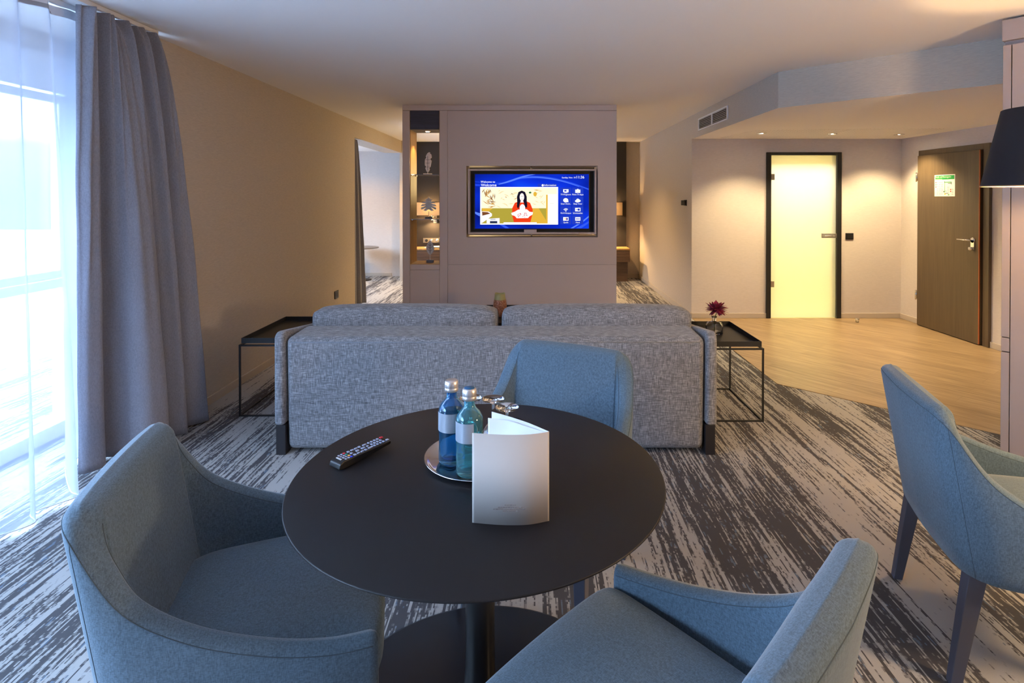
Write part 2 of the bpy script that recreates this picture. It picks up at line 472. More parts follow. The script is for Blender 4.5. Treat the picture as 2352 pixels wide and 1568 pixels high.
for z in (1.67, .30):
    bm = newbm(); lathe(bm, [(0, z), (.009, z), (.009, z+.11), (0, z+.11)], 10, XD-.062, DY1-.012); box(bm, XD-.058, XD-.031, DY1-.024, DY1-.001, z+.01, z+.10)
    obj('hinge', bm, CHROME, d2)
hy = DY0+.165; hz = 1.055
bm = newbm(); M = Matrix.Translation((XD-.055, hy, hz)) @ Matrix.Rotation(R(-90), 4, 'Y')
lathe(bm, [(0, 0), (.027, 0), (.027, .009), (0, .009)], 24, M=M)
box(bm, XD-.064, XD-.055, hy-.022, hy+.022, hz-.095, hz)
M = Matrix.Translation((XD-.055, hy, hz-.085)) @ Matrix.Rotation(R(-90), 4, 'Y')
lathe(bm, [(0, 0), (.017, 0), (.017, .04), (0, .04)], 20, M=M)
tube(bm, [(XD-.06, hy, hz), (XD-.105, hy, hz), (XD-.115, hy+.02, hz), (XD-.115, hy+.135, hz)], .0085, 10)
obj('door_handle', bm, CHROME, d2)
# evacuation plan on the door
PAPER = mat('sign_white', (.78, .78, .76, 1), .4); GREEN = mat('sign_green', srgb(30, 150, 70), .4)
RED = mat('sign_red', srgb(220, 60, 40), .5); YEL = mat('sign_yellow', srgb(235, 190, 40), .5); INK = mat('sign_ink', (.04, .05, .05, 1), .5)
sy1 = 6.21; sz = 1.50; W_, H_ = .30, .235
M = facing_neg_x(XD-.0552, sy1, sz)
bm = newbm(); box(bm, 0, W_, 0, H_, 0, .002, 0, M); box(bm, .01, W_-.01, H_-.052, H_-.008, .002, .0026, 1, M)
L = lambda x0, x1, y0, y1, mi: box(bm, x0, x1, y0, y1, .002, .0026, mi, M)
text_into(bm, 'Flucht- und Rettungsplan', .028, M @ Matrix.Translation((.013, H_-.032, .003)), 0, depth=.0002, sx=.83)
text_into(bm, 'Escape and rescue plan', .011, M @ Matrix.Translation((.013, H_-.048, .003)), 0, depth=.0002)
for i in range(3): L(.015, .027, .145-i*.024, .158-i*.024, (2, 1, 2)[i])
for i in range(7):
    for j in range(3): L(.033+j*.034, .033+j*.034+(.022, .027, .02)[(i+j) % 3], .025+i*.021, .028+i*.021, 4)
L(.150, .156, .04, .155, 1); L(.150, .25, .148, .156, 1); L(.145, .152, .15, .165, 4); L(.20, .252, .138, .144, 4); L(.244, .252, .128, .155, 4)
L(.135, .148, .045, .058, 4); L(.155, .21, .03, .036, 4); L(.160, .18, .055, .06, 1); L(.150, .166, .018, .034, 3)
L(.233, .247, .066, .080, 2); L(.233, .247, .046, .060, 2); L(.20, .22, .012, .022, 1)
for i in range(4): L(.252, .28, .02+i*.018, .023+i*.018, 4); L(.19, .215, .05+i*.016, .053+i*.016, 4)
pl = obj('evacuation_plan', bm, [PAPER, GREEN, RED, YEL, INK])
tag(pl, 'white evacuation plan with green header stuck on the dark wooden door', 'sign')

# ------------------------------------------------------------------ TV wall unit
YT = 6.03; TD = .34; YT2 = YT+TD; cx0, cx1 = -1.404, .909
tvw = thing('room_divider', 'taupe floor to ceiling room divider holding the television and a lit shelf niche', 'room divider', (0, YT, 0))
nx0, nx1, nz0, nz1 = -1.326, -1.003, .762, 2.425
tx0, tx1, tz0, tz1 = -.715, .706, 1.058, 1.830
g = .0022
def dv(name, x0, x1, z0, z1, m=TAUPE, y0=0, y1=TD, **kw): return pbox(name, m, tvw, x0, x1, y0, y1, z0, z1, **kw)
dv('side_panel', cx0, nx0, .02, 2.425, bevel=.0015)
dv('plinth', cx0+.01, cx1-.01, 0, .02, y0=.01)
dv('cornice', cx0, cx1, 2.425+g, HC-.002, bevel=.0015)
dv('lower_panel', nx0+g, nx1-g, .02, .704, y1=TD-.0, bevel=.0015)
dv('niche_sill', nx0+g, nx1-g, .704+g, nz0, bevel=.0015)
dv('stile', nx1, -.918, .02, 2.425, bevel=.0015)
bm = newbm()
a0 = -.918+g
box(bm, a0, tx0, 0, TD, .765, 2.425-g); box(bm, tx1, cx1, 0, TD, .765, 2.425-g)
box(bm, tx0, tx1, 0, TD, tz1, 2.425-g); box(bm, tx0, tx1, 0, TD, .765, tz0)
obj('television_panel', bm, TAUPE, tvw)
dv('base_panel', a0, cx1, .02, .765-g, bevel=.0015)
# niche lining
bm = newbm(); box(bm, nx0, nx0+.006, .018, TD, nz0, nz1); box(bm, nx1-.006, nx1, .018, TD, nz0, nz1); box(bm, nx0+.006, nx1-.006, .018, TD, nz0, nz0+.004)
obj('niche_lining', bm, NICHEW, tvw)
dv('light_box', nx0+.006, nx1-.006, 2.222, nz1, m=DARKW, y0=.008)
bm = newbm(); lathe(bm, [(.0, 2.2195), (.024, 2.2195), (.030, 2.217), (.032, 2.222)], 24, (nx0+nx1)/2, .17)
sp = obj('niche_spotlight', bm, CHROME, tvw)
WARM = (1, .72, .40, 1)
bm = newbm(); lathe(bm, [(0, 2.2165), (.021, 2.2165), (.021, 2.219), (0, 2.219)], 20, (nx0+nx1)/2, .17)
obj('bulb', bm, emis('warm_bulb', (1, .8, .5, 1), 30), sp)
SHELFG = mat('shelf_glass', (.35, .45, .8, 1), .05, **{'Transmission Weight': .7})
for z in (1.733, 1.247):
    s = dv('glass_shelf', nx0+.008, nx1-.008, z, z+.007, m=SHELFG, y0=.03, y1=TD-.02)
    for sx in (nx0+.006, nx1-.006):
        for yy in (.06, TD-.05):
            bm = newbm(); box(bm, min(sx, sx+(.012 if sx < -1.1 else -.012)), max(sx, sx+(.012 if sx < -1.1 else -.012)), yy-.005, yy+.005, z-.008, z); obj('shelf_clip', bm, CHROME, s)

# television on its pivot frame
tv = thing('television', 'wide television showing a blue welcome menu, on a pivoting frame in the divider', 'television', (0, YT, 0))
fx0, fx1, fz0, fz1 = -.700, .694, 1.090, 1.797
bm = newbm(); t = .018
box(bm, fx0, fx0+t, .03, .25, fz0, fz1); box(bm, fx1-t, fx1, .03, .25, fz0, fz1); box(bm, fx0+t, fx1-t, .03, .25, fz1-t, fz1); box(bm, fx0+t, fx1-t, .03, .25, fz0, fz0+t)
obj('pivot_frame', bm, TAUPE, tv)
pbox('back_board', BLACK, tv, fx0+t, fx1-t, .14, .16, fz0+t, fz1-t)
for z0, z1 in ((tz0+.001, fz0), (fz1, tz1-.001)):
    bm = newbm(); lathe(bm, [(0, z0), (.010, z0), (.010, z1), (0, z1)], 16, -.01, .14); obj('pivot_rod', bm, CHROME, tv)
pbox('infrared_box', TAUPE, tv, -.092, .045, .034, .09, fz0+t, fz0+t+.03, bevel=.002)
pbox('bezel', BLACKP, tv, -.640, .628, .075, .14, 1.137, 1.752, bevel=.004)
SX0, SX1, SZ0, SZ1 = -.628, .616, 1.148, 1.742
SB = D.materials.new('screen_blue'); SB.use_nodes = True; _n = N(SB); _n.n.clear()
_o = _n.node('ShaderNodeOutputMaterial'); _e = _n.node('ShaderNodeEmission')
_p = _n.obj(); _sx = _n.node('ShaderNodeSeparateXYZ'); _n.link(_p, _sx.inputs[0])
_u = _n.noise(_n.mapping(_p, (1.1, 1, 2.2)), 1, 2, .5)
_n.link(_n.ramp(_u, [(.35, srgb(6, 22, 120)), (.6, srgb(14, 52, 225)), (.75, srgb(24, 90, 250))]), _e.inputs[0]); _e.inputs[1].default_value = .45
_n.link(_e.outputs[0], _o.inputs[0])
scr = pbox('screen', SB, tv, SX0, SX1, .0735, .0748, SZ0, SZ1)
# crop-pixel -> metre helpers for the menu layout (unit = screen width / 1715)
U = (SX1-SX0)/1715; V = (SZ1-SZ0)/805
def sxz(px, py): return (SX0+(px-330)*U, SZ1-(py-266)*V)
def sbx(bm, x0, y0, x1, y1, d, mi=0):
    a = sxz(x0, y1); b = sxz(x1, y0); box(bm, a[0], b[0], .0735-d, .0735-d+.0004, a[1], b[1], mi)
def spoly(bm, pts, d, mi=0):
    vs = [bm.verts.new((sxz(*p)[0], .0735-d, sxz(*p)[1])) for p in pts]
    vb = [bm.verts.new((v.co.x, v.co.y+.0004, v.co.z)) for v in vs]
    f = bm.faces.new(vs); f.material_index = mi; f = bm.faces.new(vb[::-1]); f.material_index = mi
    for i in range(len(vs)):
        j = (i+1) % len(vs); f = bm.faces.new((vs[i], vb[i], vb[j], vs[j])); f.material_index = mi
def ell(cx, cy, rx, ry, n=20, a0=0, a1=2*PI): return [(cx+rx*math.cos(a0+(a1-a0)*k/n), cy+ry*math.sin(a0+(a1-a0)*k/n)) for k in range(n)]
def stxt(bm, s, x, y, size, d, mi=0, align='LEFT', sx=1.0):
    a = sxz(x, y); text_into(bm, s, size*V*1.35, Matrix.Translation((a[0], .0735-d, a[1])) @ Matrix.Rotation(R(90), 4, 'X'), mi, align, .0002, sx)
def ribbon(bm, P, Q, d, mi=0):
    n = len(P)
    for i in range(n-1): spoly(bm, [P[i], P[i+1], Q[i+1], Q[i]], d, mi)
def bez(a, b, c, d, n=14): return [tuple((1-t)**3*a[k]+3*(1-t)**2*t*b[k]+3*(1-t)*t*t*c[k]+t**3*d[k] for k in (0, 1)) for t in [i/(n-1) for i in range(n)]]
swm = [emis('screen_swirl_%s' % k, c, .45) for k, c in (('bright', srgb(90, 130, 250)), ('mid', srgb(50, 88, 235)), ('soft', srgb(34, 70, 228)))]
bm = newbm(); ribbon(bm, bez((331, 372), (620, 400), (830, 400), (1000, 318)), bez((331, 380), (640, 412), (860, 402), (1010, 326)), .0006, 2); obj('screen_swirl', bm, swm, scr)
bm = newbm(); ribbon(bm, bez((680, 410), (900, 350), (1000, 290), (1180, 268)), bez((690, 420), (930, 380), (1020, 300), (1240, 272)), .0009, 0); obj('screen_swirl', bm, swm, scr)
bm = newbm(); ribbon(bm, bez((960, 325), (1300, 240), (1650, 330), (2044, 480)), bez((960, 345), (1300, 290), (1650, 350), (2044, 500)), .0007, 1); obj('screen_swirl', bm, swm, scr)
bm = newbm(); ribbon(bm, bez((960, 325), (1260, 270), (1600, 330), (1900, 450)), bez((960, 331), (1260, 280), (1600, 345), (1900, 455)), .0011, 0); obj('screen_swirl', bm, swm, scr)
bm = newbm(); ribbon(bm, bez((331, 820), (360, 830), (380, 838), (405, 842)), bez((331, 850), (360, 870), (380, 880), (405, 890)), .0006, 0); obj('screen_swirl', bm, swm, scr)
bm = newbm(); ribbon(bm, bez((331, 410), (600, 440), (800, 380), (1100, 300)), bez((331, 440), (600, 450), (800, 400), (1100, 310)), .0005, 2); obj('screen_swirl', bm, swm, scr)
bm = newbm(); ribbon(bm, bez((1770, 1066), (1830, 1030), (1930, 980), (2044, 880)), bez((1810, 1066), (1870, 1030), (1950, 990), (2044, 905)), .0006, 0); obj('screen_swirl', bm, swm, scr)
bm = newbm(); ribbon(bm, bez((1850, 1066), (1900, 1040), (1980, 1000), (2044, 960)), bez((1930, 1066), (1970, 1045), (2000, 1020), (2044, 990)), .0006, 1); obj('screen_swirl', bm, swm, scr)
bm = newbm(); ribbon(bm, bez((690, 1012), (720, 1025), (750, 1045), (790, 1066)), bez((760, 1012), (790, 1025), (815, 1045), (850, 1066)), .0006, 1); obj('screen_swirl', bm, swm, scr)
WH = emis('screen_white', (1, 1, 1, 1), .5)
bm = newbm()
stxt(bm, 'Welcome to', 415, 392, 31, .0016); stxt(bm, 'Welcome', 420, 446, 43, .0016)
obj('greeting_text', bm, WH, scr); bm = newbm()
stxt(bm, 'Sunday, Nov. 10', 1846, 326, 23, .0016, align='RIGHT'); stxt(bm, '11:36', 1978, 329, 42, .0016, align='RIGHT')
obj('clock_text', bm, WH, scr)
TILE = emis('screen_tile', srgb(34, 60, 190), .45)
bm = newbm(); sbx(bm, 1275, 408, 1562, 455, .0012, 0); spoly(bm, ell(1350, 431, 16, 17), .0016, 1); stxt(bm, 'Information', 1372, 441, 28, .0016, 1)
obj('information_tab', bm, [TILE, WH], scr)
names = ['TV-Programm', 'Meine TV-Apps', 'Smart Hotel...', 'Sleep Timer', 'Wi-Fi-Hotspot', 'Schnittstellen', 'Quelle', 'Menü']
for i in range(8):
    x = 1616+(i % 2)*180; y = 464+(i//2)*138; bm = newbm()
    sbx(bm, x, y, x+166, y+128, .0012, 0); cxp, cyp = x+83, y+50
    if i == 0: sbx(bm, cxp-40, cyp-25, cxp+40, cyp+20, .0016, 1); sbx(bm, cxp-22, cyp+24, cxp+22, cyp+30, .0016, 1); sbx(bm, cxp-24, cyp-14, cxp+10, cyp+8, .0020, 0)
    if i == 1: sbx(bm, cxp-38, cyp-20, cxp+38, cyp+28, .0016, 1); spoly(bm, [(cxp-14, cyp-20), (cxp-8, cyp-30), (cxp+8, cyp-30), (cxp+14, cyp-20)], .0016, 1)
    if i == 2: spoly(bm, ell(cxp-2, cyp, 38, 32), .0016, 1); spoly(bm, [(cxp+10, cyp+20), (cxp+38, cyp+5), (cxp+38, cyp+32)], .0018, 1)
    if i == 3: spoly(bm, ell(cxp-8, cyp+12, 34, 20), .0016, 1); spoly(bm, ell(cxp, cyp-6, 22, 18), .0018, 1); spoly(bm, ell(cxp+22, cyp+8, 20, 18), .0020, 1)
    if i == 4:
        for r in (44, 29, 14):
            P = ell(cxp, cyp+24, r, r*.95, 12, R(215), R(325)); Q = ell(cxp, cyp+24, r-8, (r-8)*.95, 12, R(215), R(325)); ribbon(bm, P, Q, .0016, 1)
        spoly(bm, ell(cxp, cyp+27, 5, 5, 10), .0016, 1)
    if i in (5, 6):
        sbx(bm, cxp-40, cyp-26, cxp+40, cyp+26, .0016, 1); sbx(bm, cxp-2, cyp-16, cxp+30, cyp+16, .0020, 0); spoly(bm, [(cxp-30, cyp-4), (cxp-2, cyp-4), (cxp-2, cyp-13), (cxp+16, cyp), (cxp-2, cyp+13), (cxp-2, cyp+4), (cxp-30, cyp+4)], .0024, 2 if i == 6 else 0)
    if i == 7:
        sbx(bm, cxp-38, cyp-26, cxp+38, cyp+26, .0016, 1)
        for k in (-1, 0, 1): sbx(bm, cxp+k*20-5, cyp-15, cxp+k*20+5, cyp+15, .0020, 0)
    stxt(bm, names[i], cxp, y+112, 22, .0016, 1, 'CENTER', .9)
    obj('menu_tile', bm, [TILE, WH, emis('screen_orange', srgb(240, 160, 80), .5)] if i == 6 else [TILE, WH], scr)
# live picture: a cook in red in front of a wheat backdrop
cols = dict(border=(255, 255, 255), cream=(255, 246, 214), olive=(176, 160, 60), fridge=(255, 252, 240), wheat=(196, 140, 60), brown=(120, 72, 40), red=(236, 62, 24), hair=(24, 20, 40), face=(255, 240, 235), apron=(250, 244, 250), pink=(214, 120, 120), grey=(190, 195, 200), dark=(40, 50, 80), gold=(226, 178, 60), sand=(240, 216, 160), green=(60, 110, 60))
keys = list(cols); vm_ = [emis('picture_'+k, srgb(*cols[k]), (.47 if k in ('border', 'fridge', 'face', 'apron') else .45)) for k in keys]
K = {k: i for i, k in enumerate(keys)}
bm = newbm()
sbx(bm, 408, 455, 1582, 1012, .0012, K['border']); sbx(bm, 428, 470, 1562, 770, .0016, K['cream']); sbx(bm, 428, 770, 1425, 995, .0016, K['olive'])
spoly(bm, [(428, 772), (600, 772), (470, 860)], .0019, K['gold']); spoly(bm, [(980, 995), (1180, 772), (1290, 772), (1424, 985), (1424, 995)], .0018, K['gold'])
sbx(bm, 1425, 560, 1562, 988, .0022, K['fridge']); sbx(bm, 1402, 570, 1426, 985, .0021, K['gold']); sbx(bm, 1460, 697, 1520, 701, .0025, K['grey'])
rnd = random.Random(3)
for k in range(76):
    if k < 14: bx_, by = rnd.uniform(440, 560), rnd.uniform(480, 520); ang = rnd.uniform(.8, 2.4); ln = rnd.uniform(50, 100)
    elif k < 34: bx_, by = rnd.uniform(540, 660), rnd.uniform(620, 740); ang = rnd.uniform(2.0, 4.0)+PI*(k % 2)*.35; ln = rnd.uniform(60, 130)
    else: bx_, by = rnd.uniform(640, 1380), rnd.uniform(490, 740); ang = rnd.uniform(-.9, .9); ln = rnd.uniform(30, 110)
    ex, ey = bx_+ln*math.cos(ang), by+ln*math.sin(ang); ex = min(max(ex, 432), 1390); ey = min(max(ey, 474), 768)
    nx_, ny_ = -math.sin(ang)*6, math.cos(ang)*6
    spoly(bm, [(bx_, by), ((bx_+ex)/2+nx_, (by+ey)/2+ny_), (ex, ey), ((bx_+ex)/2-nx_, (by+ey)/2-ny_)], .0019+.00001*k, (K['brown'] if k % 3 == 0 else K['wheat']) if k < 38 else K['sand'])
spoly(bm, ell(1235, 560, 26, 34), .0026, K['gold']); spoly(bm, ell(1160, 538, 20, 14), .0026, K['green'])
spoly(bm, [(430, 815), (540, 820), (585, 850), (585, 885), (440, 985), (430, 985)], .0026, K['apron']); spoly(bm, [(436, 822), (520, 828), (560, 850), (440, 880)], .0029, K['brown'])
spoly(bm, [(505, 925), (700, 915), (700, 992), (505, 992)], .0027, K['apron']); sbx(bm, 555, 960, 665, 992, .0030, K['dark']); sbx(bm, 560, 925, 640, 945, .0030, K['grey'])
spoly(bm, [(930, 690), (1000, 665), (1100, 665), (1160, 690), (1200, 790), (1190, 880), (1165, 975), (915, 975), (890, 870), (890, 770)], .0026, K['red'])
spoly(bm, [(985, 530), (1035, 508), (1085, 530), (1110, 600), (1112, 740), (1085, 775), (1065, 680), (1010, 680), (985, 790), (968, 720), (962, 600)], .0029, K['hair'])
spoly(bm, ell(1037, 605, 34, 58, 22), .0032, K['face']); spoly(bm, [(1020, 655), (1055, 655), (1062, 685), (1012, 685)], .0031, K['face'])
spoly(bm, ell(1045, 770, 42, 60), .0031, K['apron'])
spoly(bm, [(875, 840), (930, 820), (980, 790), (1110, 785), (1150, 820), (1205, 830), (1195, 865), (1150, 890), (1130, 915), (960, 918), (930, 885), (885, 870)], .0034, K['apron'])
for k in range(16):
    a, b = rnd.uniform(965, 1120), rnd.uniform(835, 905); spoly(bm, ell(a, b, rnd.uniform(4, 10), rnd.uniform(5, 12), 8), .0037+.00001*k, K['pink'])
for sx_ in (970, 1108): spoly(bm, ell(sx_, 720, 8, 50, 12), .0033, K['hair'])
sbx(bm, 1020, 588, 1032, 594, .0035, K['hair']); sbx(bm, 1044, 588, 1056, 594, .0035, K['hair']); sbx(bm, 1028, 634, 1048, 639, .0035, K['pink'])
sbx(bm, 760, 978, 1260, 995, .0036, K['apron'])
obj('picture', bm, vm_, scr)

# ornaments in the niche
def extrude_outline(bm, pts, y0, y1, mi=0):
    a = [bm.verts.new((p[0], y0, p[1])) for p in pts]; b = [bm.verts.new((p[0], y1, p[1])) for p in pts]
    es = [bm.edges.new((a[i], a[(i+1) % len(a)])) for i in range(len(a))]
    r = bmesh.ops.triangle_fill(bm, edges=es, use_beauty=True)
    fa = [f for f in r['geom'] if isinstance(f, bmesh.types.BMFace)]
    m = dict(zip(a, b))
    for f in fa: bm.faces.new([m[v] for v in f.verts][::-1])
    for i in range(len(a)):
        j = (i+1) % len(a); bm.faces.new((a[i], a[j], b[j], b[i]))
def leaf_pts(kind):
    P = []
    if kind == 'feather':
        n = 40
        for k in range(n):
            t = k/n*2*PI; x = .036*math.sin(t)*(1-.15*math.cos(t)); z = .125-.11*math.cos(t)
            x += .018*((z-.015)/.22)**2
            if k in (6, 12, 17, 27, 33): x *= .62
            P.append((x, z))
    elif kind == 'monstera':
        # half outline mirrored: tip on top, lobes down the sides
        h = [(0, .220), (.016, .198), (.040, .190), (.024, .166), (.060, .168), (.078, .152), (.026, .146), (.076, .136), (.088, .114), (.028, .124), (.084, .100), (.078, .078), (.028, .102), (.060, .072), (.032, .062), (.008, .080)]
        P = h + [(-x, z) for x, z in h[::-1] if x > 0]
    else:
        n = 28
        for k in range(n):
            t = k/n; s = 1 if t < .5 else -1; u = t*2 if t < .5 else (1-t)*2
            w = .046*math.sin(PI*u)**.8*(1.15-.45*u); P.append((s*w if 0 < u < 1 else 0, .055+.165*u))
    return P
def ornament(name, label, kind, x, z, base, basemat, bw=.075, s=1.0, vein=False):
    o = thing(name, label, 'ornament', (x, YT+.15, z))
    pbox('base', basemat, o, -bw/2*s, bw/2*s, -.025, .025, 0, base, bevel=.001)
    bm = newbm(); box(bm, -.003, .003, -.003, .003, base, base+.06); obj('stem', bm, ORN, o)
    bm = newbm(); extrude_outline(bm, [(p[0]*s*1.0, p[1]*s+base-.0) for p in leaf_pts(kind)], -.004, .004)
    lf = obj('leaf', bm, ORN, o)
    bm = newbm(); zs = [p[1]*s+base for p in leaf_pts(kind)]; zl, zh = min(zs), max(zs); h = zh-zl
    if kind != 'monstera':
        box(bm, -.002, .002, -.0055, -.004, zl+.1*h, zh-.2*h)
        for q in (.25, .45, .62):
            for sg in (-1, 1):
                M = Matrix.Translation((0, -.0047, zl+q*h)) @ Matrix.Rotation(-sg*R(35 if kind == 'leaf' else 8), 4, 'Y')
                box(bm, 0 if sg > 0 else -.026, .026 if sg > 0 else 0, -.0006, .0006, -.0014, .0014, 0, M)
    else:
        for q in range(7):
            a = R(-50+q*(280/6)); M = Matrix.Translation((0, -.0047, zl+.35*h)) @ Matrix.Rotation(a, 4, 'Y'); box(bm, 0, .045, -.0006, .0006, -.001, .001, 0, M)
    obj('vein', bm, BLACK if kind != 'monstera' else STEEL, lf)
    return o
nc = (nx0+nx1)/2+.005
ornament('feather_ornament', 'slim silver feather ornament on the upper glass shelf of the divider niche', 'feather', nc+.0, 1.7405, .012, ORN, .09)
ornament('monstera_leaf_ornament', 'broad lobed silver leaf ornament on the lower glass shelf of the divider niche', 'monstera', nc+.01, 1.2545, .02, ORNB, .075)
ornament('leaf_ornament', 'pointed silver leaf ornament on a grey block at the bottom of the niche', 'leaf', nc+.025, .7665, .03, ORNB, .075)

# ------------------------------------------------------------------ bedroom beyond
hb = tag(pbox('headboard_panel', HEAD, None, -2.2, 1.70, YB-.13, YB-.001, 0, HC-.004), 'dark floor to ceiling headboard panel on the far bedroom wall', 'headboard')
SHADE = D.materials.new('linen_shade'); SHADE.use_nodes = True; _n = N(SHADE); _n.n.clear()
_o = _n.node('ShaderNodeOutputMaterial'); _tl = _n.node('ShaderNodeBsdfTranslucent'); _df = _n.node('ShaderNodeBsdfDiffuse'); _m = _n.node('ShaderNodeMixShader')
_tl.inputs[0].default_value = (.75, .66, .5, 1); _df.inputs[0].default_value = srgb(190, 172, 150); _m.inputs[0].default_value = .7
_n.link(_tl.outputs[0], _m.inputs[1]); _n.link(_df.outputs[0], _m.inputs[2]); _n.link(_m.outputs[0], _o.inputs[0])
BULB = emis('lamp_bulb', (1, .75, .42, 1), 14)
def bed_lamp(x, label, spotdx, shx):
    y = YB-.13
    o = thing('wall_lamp', label, 'lamp', (x, y, 1.12), group='bedside wall lamps')
    bm = newbm(); w, h, d = .225, .115, .065; t = .004
    box(bm, -w, w, -d*2, -d*2+t, .04, .04+2*h); box(bm, -w, -w+t, -d*2+t, -.01, .04, .04+2*h); box(bm, w-t, w, -d*2+t, -.01, .04, .04+2*h); box(bm, -w+t, w-t, -.01, -.006, .04, .04+2*h)
    obj('lamp_shade', bm, SHADE, o)
    pbox('wall_plate', STEEL, o, spotdx-.035, spotdx+.035, -.02, -.001, -.10, .03, bevel=.003)
    bm = newbm(); tube(bm, [(spotdx, -.02, 0), (spotdx-.01, -.06, .01), (spotdx-.03, -.10, -.005)], .009, 8); tube(bm, [(spotdx, -.02, .02), (0, -.06, .03), (0, -.06, .13)], .005, 8)
    obj('arm', bm, STEEL, o)
    bm = newbm(); lathe(bm, [(0, -.035), (.022, -.035), (.022, .0), (.014, .03), (0, .03)], 16, spotdx-.035, -.11); obj('reading_spot', bm, CHROME, o)
    bm = newbm(); lathe(bm, [(0, -.040), (.018, -.040), (.018, -.0355), (0, -.0355)], 16, spotdx-.035, -.11); obj('bulb', bm, BULB, o)
    return o
bed_lamp(-1.86, 'wide cream bedside wall lamp seen through the left niche', .10, 0)
bed_lamp(1.385, 'cream bedside wall lamp seen right of the room divider', -.10, 0)
def nightstand(x0, x1, label):
    y = YB-.13
    o = thing('nightstand', label, 'bedside table', ((x0+x1)/2, y, 0), group='bedside tables')
    w = (x1-x0)/2
    pbox('table_top', NICHEW, o, -w, w, -.42, -.001, .565, .59, bevel=.002)
    pbox('drawer_box', WALNUT, o, -w+.005, w-.005, -.41, -.001, .36, .563)
    pbox('support_panel', WALNUT, o, -w+.02, w-.02, -.28, -.001, 0, .36)
    return o
nightstand(-2.15, -1.25, 'walnut bedside table seen through the left niche under the lamp')
nightstand(1.05, 1.70, 'walnut bedside table at the right end of the dark headboard')
o = thing('socket_strip', 'grey strip of sockets above the bedside table behind the niche', 'socket', (-1.72, YB-.13, .66))
pbox('cover_plate', mat('grey_plate', srgb(120, 112, 100), .5), o, -.26, .26, -.012, -.001, 0, .085, bevel=.002)
for k in range(5):
    bm = newbm(); lathe(bm, [(0, 0), (.028, 0), (.026, .004), (0, .004)], 18, M=Matrix.Translation((-.2+k*.1, -.012, .042)) @ Matrix.Rotation(R(90), 4, 'X')); obj('socket_insert', bm, BLACKP if k == 0 else STEEL, o)
bm = newbm()
for i, (w, s) in enumerate(((.18, .02), (-.14, .05))):
    P = []
    for a in range(12):
        x = -.24+.48*a/11; z = .008+.012*math.sin(a/11*PI)*(1 if i else .5)
        P.append([(x, -.12+s, z), (x, .10+s, z+.001)])
    grid(bm, P)
bk = obj('magazine', bm, mat('paper_white', (.8, .78, .72, 1), .6), loc=(-1.66, YB-.36, .593)); sdm = bk.modifiers.new('thick', 'SOLIDIFY'); sdm.thickness = .002
tag(bk, 'open white magazine lying on the bedside table behind the niche', 'magazine')
# round side table in the bay
o = thing('pedestal_side_table', 'small round grey pedestal side table in the bay behind the far curtain', 'side table', (-3.10, 10.0, 0))
bm = newbm(); lathe(bm, [(0, .575), (.33, .575), (.34, .583), (.33, .59), (0, .59)], 48); obj('table_top', bm, mat('grey_metal', srgb(110, 106, 104), .35, .3), o)
bm = newbm(); lathe(bm, [(0, .018), (.018, .018), (.018, .575), (0, .575)], 16); obj('column', bm, BLACK, o)
bm = newbm(); lathe(bm, [(0, 0), (.21, 0), (.21, .008), (.02, .018), (0, .018)], 40); obj('base', bm, BLACK, o)

# ------------------------------------------------------------------ curtains
def cloth(name, plan_top, plan_bot, z0, z1, m, nz=40, parent=None, thick=0, ease=1.0, hem=None):
    bm = newbm(); n = len(plan_top); P = []
    for i in range(n):
        row = []
        for j in range(nz+1):
            t = j/nz; f = t**ease; z = z1+(z0-z1)*t
            a, b = plan_top[i], plan_bot[i]
            x = a[0]+(b[0]-a[0])*f; y = a[1]+(b[1]-a[1])*f
            w = .006*noise.noise(Vector((i*.15, z*2.2, 3)))*min(1, t*3)
            row.append((x+w, y+w*.6, z))
        P.append(row)
    grid(bm, P)
    o = obj(name, bm, m, parent)
    if thick: s = o.modifiers.new('thick', 'SOLIDIFY'); s.thickness = thick
    return o
def smoothpath(pts, n):
    """Catmull-Rom through control points"""
    out = []; k = len(pts)-1
    for i in range(n):
        u = i/(n-1)*k; s = min(int(u), k-1); t = u-s
        p = [Vector(pts[max(0, min(k, s+d))]) for d in (-1, 0, 1, 2)]
        out.append(tuple(.5*((2*p[1])+(-p[0]+p[2])*t+(2*p[0]-5*p[1]+4*p[2]-p[3])*t*t+(-p[0]+3*p[1]-3*p[2]+p[3])*t**3)))
    return out
# near drape (left edge .. right edge), plan of the folds at hem and at the heading
bot = [(-2.43, 2.97), (-2.39, 2.99), (-2.36, 3.07), (-2.45, 3.16), (-2.36, 3.18), (-2.22, 3.20), (-2.16, 3.30), (-2.22, 3.38), (-2.33, 3.40), (-2.22, 3.46), (-2.17, 3.50), (-2.24, 3.55), (-2.30, 3.56), (-2.21, 3.62), (-2.15, 3.70), (-2.22, 3.72)]
nt = len(bot)
def wig(i, n, y0, y1, x, amp): return (x+amp*(1 if i % 2 else -1), y0+(y1-y0)*i/(n-1))
top = []
for i in range(nt):
    top.append((-2.255+(.035 if i % 3 == 1 else (-.03 if i % 3 == 0 else .0)), 2.80+.56*i/(nt-1)))
T = smoothpath(top, 180); B = smoothpath(bot, 180)
# extra small gathers under the heading tape
T = [(p[0]+.014*math.sin(i*.62+.8*math.sin(i*.11)), p[1]) for i, p in enumerate(T)]
o = cloth('curtain', T, B, .012, HC-.03, CURT, 50, None, .004, .55)
tag(o, 'long grey blackout curtain bunched beside the window at the left', 'curtain')
